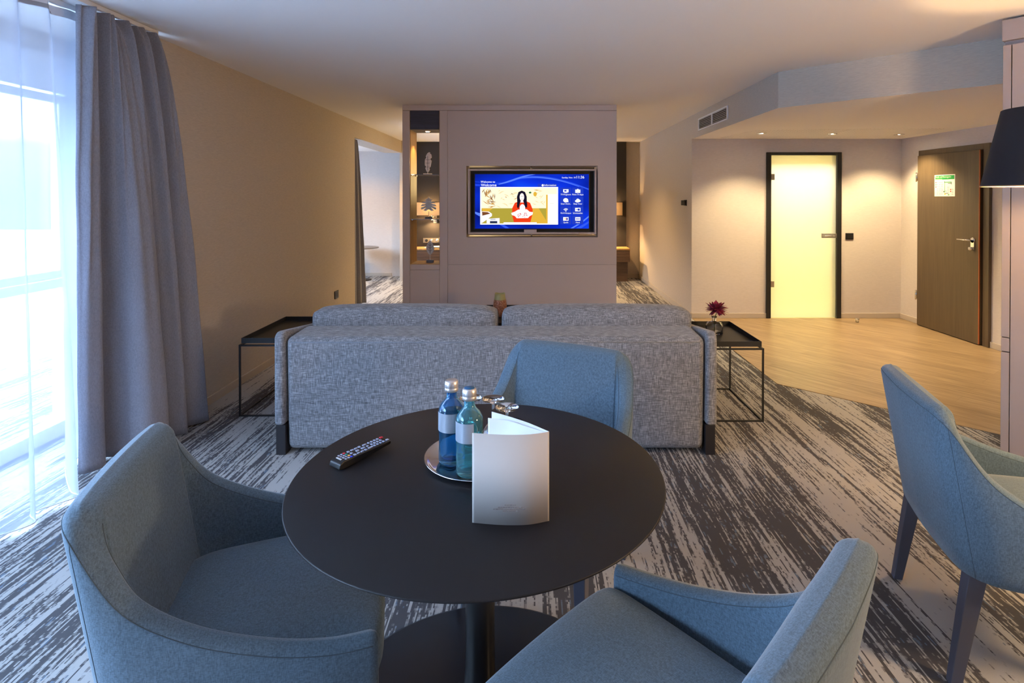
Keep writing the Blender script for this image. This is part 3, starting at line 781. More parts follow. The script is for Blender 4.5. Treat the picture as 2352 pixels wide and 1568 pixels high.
# far drape at the opening of the bay
T2 = smoothpath([(-2.40+.03*(i % 2), 7.36+.20*i/9) for i in range(10)], 60)
B2 = smoothpath([(-2.44+.08*(i % 2)*(1 if i % 4 == 1 else .6)+.004*i, 7.40+.40*i/9) for i in range(10)], 60)
o = cloth('curtain', T2, B2, .012, 2.262, CURT, 24, None, .004, .7)
tag(o, 'narrow grey curtain hanging in the far opening to the bay', 'curtain')
# voile: one wide sheer
def voile(y0, y1, n, x, amp0, amp1, seed):
    r = random.Random(seed); tp, bt = [], []
    for i in range(n):
        y = y0+(y1-y0)*i/(n-1); s = 1 if i % 2 else -1
        tp.append((x+amp0*s, y)); bt.append((x+amp1*s*r.uniform(.6, 1.25), y+r.uniform(-.02, .02)))
    return tp, bt
tp, bt = voile(.95, 2.35, 13, -2.38, .022, .05, 4)
tp += [(-2.40, 2.44), (-2.36, 2.55), (-2.42, 2.64), (-2.37, 2.73), (-2.42, 2.80), (-2.39, 2.90), (-2.42, 3.05)]
bt += [(-2.33, 2.42), (-2.26, 2.52), (-2.34, 2.60), (-2.245, 2.74), (-2.33, 2.80), (-2.54, 3.03), (-2.58, 3.20)]
T3, B3 = smoothpath(tp, 260), smoothpath(bt, 260)
vo = cloth('sheer_curtain', T3, B3, .02, HC-.03, VOILE, 30, None, 0, .8)
bm = newbm(); tube(bm, [(p[0], p[1], .02) for p in B3], .003, 5); obj('hem', bm, mat('voile_hem', (.85, .87, .92, 1), .9), vo)
bm = newbm()
ribn = [[(p[0]+.002, p[1], HC-.03), (p[0]+.002, p[1], HC-.075)] for p in T3]; grid(bm, ribn); obj('heading_tape', bm, mat('heading_tape_white', (.7, .72, .78, 1), .9), vo)
tag(vo, 'white sheer curtain hanging across the tall window', 'sheer curtain')
for nm, x, y1, lb in (('curtain_rail', -2.25, 3.35, 'white ceiling rail carrying the grey curtain'), ('curtain_rail', -2.395, 3.30, 'white ceiling rail carrying the sheer curtain')):
    o = tag(pbox(nm, WHITE, None, x-.012, x+.012, -1.1, y1, HC-.026, HC-.001, bevel=.002), lb, 'curtain rail')
o = tag(pbox('curtain_rail', WHITE, None, -2.40, -2.378, 7.35, 9.9, 2.317, 2.344), 'short ceiling rail of the far bay curtain', 'curtain rail')

# ------------------------------------------------------------------ sofa (seen from behind)
so = thing('sofa', 'grey melange three seat sofa seen from behind in the middle of the room', 'sofa', (-.21, 3.22, 0))
ox, oy = -.21, 3.22
def sp_(name, x0, x1, y0, y1, z0, z1, m=SOFA, bev=.03, seg=4, parent=so): 
    bm = newbm(); box(bm, x0-ox, x1-ox, y0-oy, y1-oy, z0, z1); return obj(name, bm, m, parent, bevel=bev, bseg=seg)
# back frame: prism with slightly sloping top
bm = newbm()
x0, x1 = -1.432, 1.002
prof = [(3.235, .02), (3.235, .62), (3.30, .69), (3.50, .695), (3.52, .30), (3.52, .02)]
prof = [(3.238, .022), (3.222, .684), (3.52, .692), (3.52, .022)]
a = [bm.verts.new((x0-ox, p[0]-oy, p[1])) for p in prof]; b = [bm.verts.new((x1-ox, p[0]-oy, p[1])) for p in prof]
bm.faces.new(a); bm.faces.new(b[::-1])
for i in range(len(prof)):
    j = (i+1) % len(prof); bm.faces.new((a[i], b[i], b[j], a[j]))
bmesh.ops.recalc_face_normals(bm, faces=bm.faces)
obj('back_frame', bm, SOFA, so, bevel=.042, bseg=6)
SEAMS = mat('sofa_seam', srgb(120, 125, 135), .9)
bm = newbm(); tube(bm, [(x0+.035-ox, 3.2245-oy, .655), (x1-.035-ox, 3.2245-oy, .655)], .0022, 6); obj('seam_piping', bm, SEAMS, so)
def cushion(name, x0, x1, y0, y1, z0, z1, parent=so, bul=.012):
    n = 10; bm = newbm(); w = (x1-x0)/2; d = (y1-y0)/2; h = (z1-z0)/2
    bmesh.ops.create_cube(bm, size=2)
    bmesh.ops.subdivide_edges(bm, edges=bm.edges[:], cuts=7, use_grid_fill=True)
    for v in bm.verts:
        x, y, z = v.co; e = .985
        k = [x, y, z]
        r = .045
        q = Vector((x*w, y*d, z*h))
        inner = Vector((max(-w+r, min(w-r, q.x)), max(-d+r, min(d-r, q.y)), max(-h+r, min(h-r, q.z))))
        dd = q-inner
        if dd.length > 1e-6: q = inner+dd.normalized()*r
        q.y += bul*y*(1-x*x)*(1-z*z); q.z += bul*z*(1-x*x)*(1-y*y)
        v.co = q+Vector(((x0+x1)/2-ox, (y0+y1)/2-oy, (z0+z1)/2))
    return obj(name, bm, SOFA, parent, smooth=True, subsurf=1)
cushion('back_cushion', -1.40, -.222, 3.505, 3.70, .42, .792)
cushion('back_cushion', -.197, 1.012, 3.505, 3.70, .42, .792)
cushion('seat_cushion', -1.40, -.21, 3.69, 4.18, .28, .44)
cushion('seat_cushion', -.205, 1.0, 3.69, 4.18, .28, .44)
sp_('seat_base', -1.40, 1.0, 3.525, 4.14, .12, .28)
for s, xa, xb in ((-1, -1.496, -1.436), (1, 1.006, 1.070)):
    bm = newbm()
    prof = [(3.215, .172), (3.215, .690), (3.25, .715), (4.10, .60), (4.16, .56), (4.16, .172)]
    a = [bm.verts.new((xa-ox, p[0]-oy, p[1])) for p in prof]; b = [bm.verts.new((xb-ox, p[0]-oy, p[1])) for p in prof]
    bm.faces.new(a); bm.faces.new(b[::-1])
    for i in range(len(prof)):
        j = (i+1) % len(prof); bm.faces.new((a[i], b[i], b[j], a[j]))
    obj('armrest', bm, SOFA, so, bevel=.022, bseg=4)
    for y in (3.225, 4.07):
        xm = (xa+xb)/2+(.006 if s < 0 else -.006)
        lg = sp_('leg', xm-.028, xm+.028, y, y+.07, 0, .174, BLACKW, .002, 2)

# tray side tables
def tray_table(label, x0, x1, y0, y1, zt, zf, group, name='tray_side_table'):
    o = thing(name, label, 'side table', ((x0+x1)/2, (y0+y1)/2, 0), group=group)
    w, d = (x1-x0)/2, (y1-y0)/2; r = .0055
    for k in range(4):
        sx = (-1, 1, 1, -1)[k]; sy = (-1, -1, 1, 1)[k]
        pbox('leg', BLACK, o, sx*w-(r if sx > 0 else -r)-r, sx*w-(r if sx > 0 else -r)+r, sy*d-(r if sy > 0 else -r)-r, sy*d-(r if sy > 0 else -r)+r, 0, zf)
    for z in (r*2, zf):
        bm = newbm()
        for sy in (-1, 1): box(bm, -w+2*r, w-2*r, sy*(d-r)-r, sy*(d-r)+r, z-2*r, z)
        for sx in (-1, 1): box(bm, sx*(w-r)-r, sx*(w-r)+r, -d+r, d-r, z-2*r+.0003, z-.0003)
        obj('bottom_frame' if z < .1 else 'top_frame', bm, BLACK, o)
    bm = newbm(); t = .003; e = .012
    z0 = zf+.008; z1 = zt
    box(bm, -w+e, w-e, -d+e, d-e, z0, z0+t)
    for sx in (-1, 1): box(bm, min(sx*(w-e), sx*(w-e-t)), max(sx*(w-e), sx*(w-e-t)), -d+e, d-e, z0+t, z1)
    for sy in (-1, 1): box(bm, -w+e+t, w-e-t, min(sy*(d-e), sy*(d-e-t)), max(sy*(d-e), sy*(d-e-t)), z0+t, z1)
    for sx in (-1, 1):
        for sy in (-1, 1): box(bm, sx*(w-.05)-.008, sx*(w-.05)+.008, sy*(d-.05)-.008, sy*(d-.05)+.008, zf, z0)
    obj('tray', bm, BLACK, o)
    return o
tray_table('black tray side table at the left end of the sofa', -2.00, -1.53, 3.79, 4.50, .533, .490, 'black tray side tables')
tray_table('black tray side table with a flower vase at the right end of the sofa', 1.10, 1.540, 3.70, 4.33, .533, .490, 'black tray side tables')
tray_table('low black tray coffee table in front of the room divider', -.47, .18, 4.75, 5.56, .420, .380, 'black tray side tables', 'tray_coffee_table')

# patterned vase on the coffee table
CER = mat('dotted_terracotta_glaze', (.5, .3, .2, 1), .35); _n = N(CER)
_p = _n.obj(); _vo = _n.node('ShaderNodeTexVoronoi'); _n.link(_p, _vo.inputs['Vector']); _vo.inputs['Scale'].default_value = 95
_body = _n.ramp(_vo.outputs['Distance'], [(.25, srgb(205, 150, 120)), (.5, srgb(150, 92, 66))])
_sz = _n.node('ShaderNodeSeparateXYZ'); _n.link(_p, _sz.inputs[0])
_n.col(_n.mix(_n.ramp(_n.ma('ADD', _sz.outputs[2], _n.ma('MULTIPLY', _n.noise(_p, 30), .02)), [(.166, (0, 0, 0, 1)), (.172, (1, 1, 1, 1))]), _body, srgb(165, 160, 110)))
bm = newbm(); prof = [(0, 0), (.040, 0), (.058, .03), (.066, .08), (.060, .13), (.050, .185), (.048, .215), (.043, .215), (.045, .18), (.055, .12), (.058, .08), (.05, .03), (0, .012)]
lathe(bm, prof, 40)
for v in bm.verts:
    if v.co.z > .2: v.co.z += .004*math.sin(3*math.atan2(v.co.y, v.co.x))
v_ = obj('ceramic_vase', bm, CER, loc=(-.30, 5.14, .3915)); tag(v_, 'terracotta dotted ceramic vase with green glazed neck on the coffee table', 'vase')

# square glass bottle vase and dahlia on the right tray
vx, vy, vz = 1.325, 4.06, .5015
bm = newbm()
def sqr(bm, prof, n=8, wall=None):
    rings = []
    for w, z, rnd_ in prof:
        ring = []
        for k in range(32):
            a = 2*PI*k/32; c, s = math.cos(a), math.sin(a)
            m_ = max(abs(c), abs(s)); sq = 1/m_
            rr = w*((1-rnd_)*min(sq, 1.22)+rnd_)
            ring.append(bm.verts.new((rr*c, rr*s, z)))
        rings.append(ring)
    for A, B in zip(rings, rings[1:]):
        for k in range(32):
            f = bm.faces.new((A[k], A[(k+1) % 32], B[(k+1) % 32], B[k])); f.smooth = True
    bm.faces.new(rings[0][::-1]); bm.faces.new(rings[-1])
sqr(bm, [(.045, 0, 0), (.05, .004, 0), (.05, .062, 0), (.042, .082, .2), (.018, .090, 1), (.016, .095, 1), (.016, .118, 1), (.020, .120, 1), (.020, .126, 1), (.014, .126, 1), (.013, .094, 1), (.036, .080, .2), (.045, .062, 0), (.045, .008, 0)])
fv = obj('glass_flower_vase', bm, GLASS, loc=(vx, vy, vz), rot=(0, 0, R(25))); tag(fv, 'small square clear glass bottle vase on the right tray table', 'vase')
PET = mat('burgundy_petals', srgb(120, 22, 62), .6); _n = N(PET); _n.col(_n.ramp(_n.noise(_n.obj(), 40, 2), [(.35, srgb(84, 14, 50)), (.65, srgb(150, 34, 66))]))
fl_ = thing('dahlia_flower', 'burgundy dahlia bloom standing in the small glass vase', 'flower', (vx, vy, vz+.012))
bm = newbm(); tube(bm, [(0, 0, 0), (.002, 0, .09), (.012, -.005, .135), (.012, -.012, .165)], .0028, 6); obj('stem', bm, mat('green_stem', srgb(60, 90, 40), .6), fl_)
bm = newbm(); r_ = random.Random(11); ctr = Vector((.014, -.014, .178))
for layer, (cnt, L0, up) in enumerate(((18, .088, -.42), (20, .086, -.1), (18, .076, .2), (16, .062, .5), (12, .045, .8), (8, .03, 1.15))):
    for k in range(cnt):
        a = 2*PI*(k+.5*(layer % 2))/cnt+r_.uniform(-.12, .12); el = up+r_.uniform(-.22, .22); Lp = L0*r_.uniform(.75, 1.1)
        d = Vector((math.cos(a)*math.cos(el), math.sin(a)*math.cos(el), math.sin(el))); s = Vector((-math.sin(a), math.cos(a), 0)); u = d.cross(s)
        droop = r_.uniform(-.012, .012); rows = []
        for t, w in ((0.05, .004), (.3, .0105), (.6, .0125), (.85, .0075), (1, .0005)):
            c = ctr+d*Lp*t+Vector((0, 0, droop*t*t)); cup = .004*(1-t)
            rows.append([c-s*w+u*-cup, c, c+s*w+u*-cup])
        grid(bm, rows)
pt = obj('petals', bm, PET, fl_, recalc=False); sdm = pt.modifiers.new('thick', 'SOLIDIFY'); sdm.thickness = .0012

# ------------------------------------------------------------------ pedestal table
tc = (-.145, 1.535); RT = .5
tb = thing('round_dining_table', 'large round black pedestal table in the foreground', 'table', (tc[0], tc[1], 0))
bm = newbm(); lathe(bm, [(0, .728), (RT-.03, .728), (RT-.003, .7375), (RT, .7395), (RT-.001, .742), (RT-.003, .743), (0, .743)], 160); obj('table_top', bm, TABLE, tb)
bm = newbm(); prof = [(.16, .727), (.16, .715), (.055, .705), (.044, .66), (.036, .5), (.034, .35), (.037, .2), (.045, .12), (.065, .065), (.105, .038), (.15, .028)]
prof = [(0, .7275), (.16, .7275), (.16, .715), (.058, .70), (.048, .66), (.043, .5), (.040, .35), (.041, .2), (.048, .12), (.068, .07), (.11, .042), (.16, .031), (.16, .026), (0, .026)]
lathe(bm, prof, 64); obj('column', bm, GLOSSB, tb)
bm = newbm(); lathe(bm, [(0, 0), (.480, 0), (.486, .003), (.486, .010), (.475, .015), (.16, .0265), (0, .0265)], 128); obj('base', bm, mat('black_base_metal', (.010, .010, .014, 1), .36), tb)
ZT = .7432

# ------------------------------------------------------------------ dining chairs
def chair_mesh_parts():
    # half path from back centre to arm front: (x, y, ztop, lean)
    H = [(-.304, 0, .851, 1), (-.303, .10, .850, 1), (-.300, .18, .848, 1), (-.294, .228, .843, 1), (-.276, .254, .812, .98), (-.238, .270, .737, .85), (-.174, .284, .652, .5), (-.06, .296, .582, .2), (.08, .300, .530, 0), (.20, .297, .502, 0), (.295, .285, .492, 0)]
    def samp(u):
        k = len(H)-1; uu = u*k; s = min(int(uu), k-1); t = uu-s
        p = [H[max(0, min(k, s+d))] for d in (-1, 0, 1, 2)]
        if s == 0:  # mirror for smooth back centre
            q = H[1]; p[0] = (q[0], -q[1], q[2], q[3])
        return [.5*((2*p[1][c])+(-p[0][c]+p[2][c])*t+(2*p[0][c]-5*p[1][c]+4*p[2][c]-p[3][c])*t*t+(-p[0][c]+3*p[1][c]-3*p[2][c]+p[3][c])*t**3) for c in range(4)]
    n = 60
    path = [samp(abs(i)/n) for i in range(-n, n+1)]
    for i in range(n): path[i] = [path[i][0], -path[i][1], path[i][2], path[i][3]]
    rows = []; N_ = len(path); zb = .352
    edges_in, edges_out = [], []
    for i, (x, y, zt, ln) in enumerate(path):
        a = path[max(0, i-1)]; b = path[min(N_-1, i+1)]
        tx, ty = b[0]-a[0], b[1]-a[1]; l = math.hypot(tx, ty) or 1
        ox_, oy_ = -ty/l, tx/l              # outward normal candidate
        if ox_*x+oy_*y < 0: ox_, oy_ = -ox_, -oy_
        # slope of the rim, to tilt the rim thickness
        u = abs(i-n)/n
        th = .088-.034*min(1, u*1.5)
        # profile from inner bottom up over to outer bottom
        h = th/2; prof = []
        r = .040-.020*min(1, u*1.5)
        for q_ in (.12, .35, .6): prof.append((-h, zb+(zt-r-zb)*q_))
        for k in range(5):
            aa = PI-(PI/2)*k/4; prof.append((-h+r+r*math.cos(aa), zt-r+r*math.sin(aa)))
        prof.append((0, zt+.003))
        for k in range(5):
            aa = PI/2-(PI/2)*k/4; prof.append((h-r+r*math.cos(aa), zt-r+r*math.sin(aa)))
        for q_ in (.6, .35, .12, 0): prof.append((h, zb+(zt-r-zb)*q_))
        prof.append((h-.012, zb-.006)); prof.append((-h, zb-.006)); 
        row = []
        for (o_, z) in prof:
            w = ln*(zt-z)*.17
            flare = 0
            row.append(Vector((x+ox_*o_+w, y+oy_*o_+(0), z)))
        rows.append(row)
    # taper the shell towards the floor at the front ends
    bm = newbm(); V = grid(bm, rows)
    # close the profile underneath
    for i in range(N_-1):
        f = bm.faces.new((V[i][-1], V[i+1][-1], V[i+1][0], V[i][0])); f.smooth = True
    for idx in (0, N_-1):
        ring = V[idx]; c = Vector((0, 0, 0))
        for v in ring: c += v.co
        c /= len(ring)
        # rounded arm front: two shrinking rings pushed forward
        prev = ring
        for sc_, dx in ((.80, .010), (.45, .014)):
            new = [bm.verts.new((c.x+dx+(v.co.x-c.x)*sc_, c.y+(v.co.y-c.y)*sc_, c.z+(v.co.z-c.z)*(1-(1-sc_)*.22))) for v in ring]
            for k in range(len(ring)):
                f = bm.faces.new((prev[k], prev[(k+1) % len(ring)], new[(k+1) % len(ring)], new[k])); f.smooth = True
            prev = new
        bm.faces.new(prev)
    seam_in = [r_[4]+Vector((0, 0, 0)) for r_ in rows]; seam_out = [r_[12]+Vector((0, 0, 0)) for r_ in rows]
    return bm, rows, seam_in, seam_out
def rr_slab(bm, x0, x1, ya, yb_, z0, z1, r=.03, crown=.014):
    """seat pad: wide at the front (ya) and narrow at the back (yb_)"""
    bmesh.ops.create_cube(bm, size=2); bmesh.ops.subdivide_edges(bm, edges=bm.edges[:], cuts=9, use_grid_fill=True)
    for v in bm.verts:
        x, y, z = v.co; u = (x+1)/2; wy = yb_+(ya-yb_)*u**.5; w = (x1-x0)/2; h = (z1-z0)/2
        q = Vector((x*w, y*wy, z*h)); inner = Vector((max(-w+r, min(w-r, q.x)), max(-wy+r, min(wy-r, q.y)), max(-h+r, min(h-r, q.z))))
        dd = q-inner
        if dd.length > 1e-6: q = inner+dd.normalized()*r
        if z > 0: q.z += crown*(1-x*x)*(1-y*y)*z
        q.x += .012*(1-y*y)*max(0, x)
        v.co = q+Vector(((x0+x1)/2, 0, (z0+z1)/2))
def make_chair():
    o = thing('dining_chair', 'x', 'chair')
    bm, rows, si, su = chair_mesh_parts()
    sh = obj('upholstered_shell', bm, CHAIRF, o)
    n = len(si)
    bm = newbm(); kk = int(n*.32); tube(bm, si[:kk], .0011, 5); tube(bm, si[n-kk:], .0011, 5); tube(bm, su, .0011, 5)
    for k in (int(n*.30), n-1-int(n*.30)):
        tube(bm, [rows[k][j]+Vector((0, 0, 0)) for j in (12, 13, 14, 15, 16, 17)], .0010, 5)
    obj('seam_piping', bm, SEAM, sh)
    bm = newbm(); rr_slab(bm, -.215, .318, .262, .20, .345, .466); obj('seat_cushion', bm, CHAIRF, o, smooth=True, subsurf=1)
    for sx, sy in ((1, 1), (1, -1), (-1, 1), (-1, -1)):
        bm = newbm(); t0, t1 = .021, .016
        xt, yt = (.225 if sx > 0 else -.205), .243*sy; xf, yf = (.235 if sx > 0 else -.262), .25*sy
        V = []
        for (x, y, z, t) in ((xf, yf, 0, t1), (xt, yt, .36, t0+.004)):
            V.append([bm.verts.new((x+a*t, y+b*t, z)) for a, b in ((-1, -1), (1, -1), (1, 1), (-1, 1))])
        bm.faces.new(V[0][::-1]); bm.faces.new(V[1])
        for k in range(4): bm.faces.new((V[0][k], V[0][(k+1) % 4], V[1][(k+1) % 4], V[1][k]))
        obj('leg', bm, DARKLEG, o, bevel=.003)
    return o
proto = make_chair()
# (back-top centre, heading) -> origin
CH = [((.164, 2.446), R(-115), 'light blue upholstered chair behind the round table, facing the camera'),
      ((-1.022, 1.39), R(16), 'grey blue upholstered chair at the left of the round table'),
      ((.470, .895), R(136), 'grey blue upholstered chair in the lower right foreground, turned to the table'),
      ((1.33, 1.957), R(-16), 'blue upholstered chair at the right edge with its back to the table')]
for i, (c, a, lb) in enumerate(CH):
    o = proto if i == 0 else copy_tree(proto)
    o.location = (c[0]+.30*math.cos(a), c[1]+.30*math.sin(a), .0005); o.rotation_euler = (0, 0, a)
    tag(o, lb, 'chair', 'blue grey upholstered dining chairs')

# ------------------------------------------------------------------ things on the table
def at_table(x, y): return (x, y, ZT)
trc = (-.152, 1.612)
bm = newbm(); lathe(bm, [(0, 0), (.142, 0), (.150, .006), (.158, .010), (.160, .012), (.157, .0125), (.148, .0075), (.140, .0022), (0, .0022)], 96)
tr = obj('serving_tray', bm, mat('polished_silver', (.82, .82, .84, 1), .13, 1), loc=at_table(*trc)); tag(tr, 'round silver tray under the bottles and glasses', 'tray')
zt = ZT+.0026
LABEL = mat('silver_label', (.62, .64, .68, 1), .35, .4); _n = N(LABEL)
_w = _n.node('ShaderNodeTexWave'); _w.bands_direction = 'Z'; _w.inputs['Scale'].default_value = 150; _n.link(_n.obj(), _w.inputs['Vector'])
_n.col(_n.ramp(_w.outputs['Fac'], [(.0, srgb(150, 160, 180)), (.35, srgb(190, 198, 210))]))
WATER = glass('water', (.9, .97, 1, 1), 0, 1.33)
def bottle(x, y, rz, g, label, h=.212, r=.037):
    o = thing('water_bottle', label, 'bottle', (x, y, zt), rz, 'glass water bottles on the tray')
    bm = newbm(); s = h/.212
    prof = [(0, .006), (.026, .003), (.033, 0), (r, .008), (r, .028), (r*.985, .05), (r*.965, .075), (r, .092), (r, .145), (r*.95, .155), (r*.78, .167), (r*.5, .178), (r*.40, .186), (.0145, .200), (.0145, .214), (.0115, .214), (.0115, .2), (r*.3, .186), (r*.42, .178), (r*.70, .167), (r*.88, .155), (r*.93, .145), (r*.93, .092), (r*.90, .075), (r*.91, .05), (r*.92, .028), (r*.9, .014), (.02, .012), (0, .013)]
    lathe(bm, [(a, b*s) for a, b in prof], 48)
    for v in bm.verts:    # swirl relief pressed into the lower half
        if .012 < v.co.z < .085:
            a = math.atan2(v.co.y, v.co.x); k = 1+.028*math.sin(7*a+v.co.z*75)*math.sin((v.co.z-.012)/.073*PI)
            v.co.x *= k; v.co.y *= k
    obj('bottle_glass', bm, g, o)
    bm = newbm(); prof = [(.017, .200), (.0195, .203), (.0195, .210), (.0185, .212), (.0195, .214), (.0195, .222), (.0185, .229), (.016, .232), (0, .232), (0, .2145), (.0150, .2145), (.0150, .200), (.017, .200)]
    lathe(bm, [(a, b*s) for a, b in prof], 40); obj('cap', bm, mat('cap_aluminium', (.75, .70, .70, 1), .35, .8), o)
    bm = newbm(); P = []
    for k in range(25):
        a = R(-62+124*k/24)-PI/2; P.append([((r+.0006)*math.cos(a), (r+.0006)*math.sin(a), .094*s), ((r+.0006)*math.cos(a), (r+.0006)*math.sin(a), .147*s)])
    grid(bm, P); obj('paper_label', bm, LABEL, o, recalc=False)
    return o
bottle(-.2305, 1.585, R(-22), BLUEG, 'dark blue glass water bottle, the left and rear one on the tray')
b2 = bottle(-.172, 1.518, R(-38), TEALG, 'light aqua glass water bottle with blue topped cap, in front on the tray')
bm = newbm(); lathe(bm, [(0, .2322), (.0145, .2322), (.0145, .2329), (0, .2329)], 24); obj('cap_print', bm, mat('cap_blue', srgb(20, 90, 140), .4), b2)['label'] = 'blue printed cap top'
def wine_glass(x, y, label):
    o = thing('wine_glass', label, 'glass', (x, y, zt), 0, 'upturned wine glasses on the tray')
    bm = newbm()
    prof = [(.0265, 0), (.030, .02), (.032, .038), (.029, .056), (.018, .071), (.007, .079), (.0042, .088), (.0036, .11), (.0038, .130), (.006, .138), (.016, .1425), (.033, .146), (.0345, .1475), (.033, .149), (.0, .1495)]
    inner = [(0, .076), (.006, .0755), (.0165, .0685), (.0276, .055), (.0306, .038), (.0286, .02), (.0252, 0)]
    lathe(bm, prof, 40); lathe(bm, inner, 40)
    # join rims
    rim = [e for e in bm.edges if e.is_boundary]
    bmesh.ops.bridge_loops(bm, edges=rim)
    obj('glass_body', bm, GLASS, o)
    return o
wine_glass(-.118, 1.668, 'upturned wine glass, the middle of the three')
wine_glass(-.0735, 1.602, 'upturned wine glass nearest the folder, the right of the three')
wine_glass(-.186, 1.676, 'upturned wine glass half hidden behind the aqua bottle')
bm = newbm(); lathe(bm, [(0, .0), (.026, 0), (.030, .03), (.034, .068), (.032, .068), (.028, .03), (.023, .006), (0, .006)], 40)
tg = obj('tumbler_glass', bm, GLASS, loc=(-.062, 1.696, zt)); tag(tg, 'short clear tumbler behind the right wine glass and the folder', 'glass')
# folded card
CARD = mat('cream_card', srgb(205, 196, 190), .6); CARDI = mat('white_paper', (.82, .83, .86, 1), .6)
fo = thing('folded_welcome_card', 'standing cream folder with tiny grey print on the round table', 'folder', (.0385, 1.292, ZT))
Hh = .209
def sheet(name, pts, z0, z1, m, parent=fo, t=.0009):
    bm = newbm(); grid(bm, [[(p[0], p[1], z0), (p[0], p[1], z1)] for p in pts]); o = obj(name, bm, m, parent, recalc=False)
    s = o.modifiers.new('t', 'SOLIDIFY'); s.thickness = t; s.offset = 0; return o
front = smoothpath([(0, .003), (-.05, -.012), (-.11, -.013), (-.178, -.004)], 24)
sheet('front_cover', front, .0005, Hh, CARD)
sheet('back_cover', smoothpath([(0, .004), (-.05, .055), (-.10, .095), (-.142, .124)], 24), .0005, Hh, CARDI)
sheet('inner_page', smoothpath([(-.001, .0035), (-.05, .040), (-.10, .078), (-.149, .094)], 24), .002, Hh-.004, CARDI)
bm = newbm(); GI = 0
for z, w in ((.046, .026), (.041, .056), (.0365, .078), (.032, .034)):
    x = -.090-w/2
    while x < -.090+w/2:
        l = random.uniform(.003, .009); box(bm, x, min(x+l, -.090+w/2), -.0148, -.0143, z, z+.0024); x += l+.0012
obj('print', bm, mat('grey_print', srgb(140, 132, 130), .6), fo)
# remote control
rc = thing('remote_control', 'black remote control with small grey and coloured buttons on the round table', 'remote control', (-.498, 1.618, ZT), math.atan2(.150, .104))
Lr, Wr = .185, .047
bm = newbm()
prof = [(-Lr/2, .004), (-Lr/2+.004, .016), (-Lr/2+.016, .0225), (0, .0215), (Lr/2-.004, .0205), (Lr/2, .017), (Lr/2-.004, .010), (0, .0035), (-Lr/2+.03, .0005), (-Lr/2+.008, .0008)]
a = [bm.verts.new((p[0], -Wr/2, p[1])) for p in prof]; b = [bm.verts.new((p[0], Wr/2, p[1])) for p in prof]
bm.faces.new(a); bm.faces.new(b[::-1])
for i in range(len(prof)):
    j = (i+1) % len(prof); bm.faces.new((a[i], b[i], b[j], a[j]))
obj('casing', bm, BLACKP, rc, bevel=.003, bseg=3)
bcol = {'grey': mat('button_grey', srgb(160, 166, 190), .5), 'red': mat('button_red', srgb(205, 50, 70), .5), 'green': mat('button_green', srgb(40, 150, 130), .5), 'yel': mat('button_yellow', srgb(215, 160, 80), .5), 'blue': mat('button_blue', srgb(40, 60, 215), .5)}
def button(x, y, l, w, c):
    bm = newbm(); box(bm, x-l/2, x+l/2, y-w/2, y+w/2, .0210, .0238); obj('button', bm, bcol[c], rc, bevel=.0008)
button(.084, .014, .010, .008, 'red'); button(.084, -.014, .009, .008, 'grey')
for i in range(4):
    for j in range(3): button(.070-i*.011, (1-j)*.014, .0055, .009, 'grey')
for i, (yy, l) in enumerate(((.014, .012), (-.014, .016), (0, .006), (0, .006))): button(.022-(i == 3)*.012, yy, l, .0075, 'grey')
for xx in (.004, -.034):
    for yy in (.015, 0, -.015): button(xx, yy, .007, .009, 'grey')
for yy in (.015, -.015): button(-.008, yy, .009, .007, 'grey'); button(-.021, yy, .009, .007, 'grey')
button(-.014, 0, .009, .009, 'grey')
for c, yy in (('red', .017), ('green', .006), ('yel', -.006), ('blue', -.017)): button(-.047, yy, .006, .008, c)
for i in range(2):
    for yy in (.016, .005, -.005, -.016): button(-.056-i*.009, yy, .005, .007, 'grey')
pbox('badge', mat('badge_silver', (.6, .62, .65, 1), .4), rc, -.0775, -.0735, -.010, .012, .0219, .0236)

# ------------------------------------------------------------------ right wardrobe
WC = (2.612, 3.105); wd = Vector((.62, -.785, 0)).normalized()
wr = thing('wardrobe', 'tall taupe wardrobe at the right edge of the picture', 'wardrobe', (WC[0], WC[1], 0), math.atan2(wd.y, wd.x))
# local x runs along the front, local -y faces the room
def wb(name, x0, x1, y0, y1, z0, z1, **kw): return pbox(name, TAUPE2, wr, x0, x1, y0, y1, z0, z1, **kw)
wb('carcass', .004, 1.42, .026, .56, .06, 2.36)
wb('plinth', .03, 1.40, .05, .54, 0, .06)
wb('filler_strip', 0, .036, 0, .025, .72, 2.335, bevel=.0015)
wb('filler_strip', 0, .036, 0, .025, .64, .715, bevel=.0015)
wb('filler_strip', 0, .036, 0, .025, .02, .635, bevel=.0015)
wb('side_panel', -.001, .003, .0255, .56, .02, 2.335)
wb('cornice', -.004, 1.43, -.006, .565, 2.36, 2.475, bevel=.002)
for k in range(3):
    d = wb('door', .040+k*.46, .040+k*.46+.456, -.003, .024, .02, 2.335, bevel=.0015)

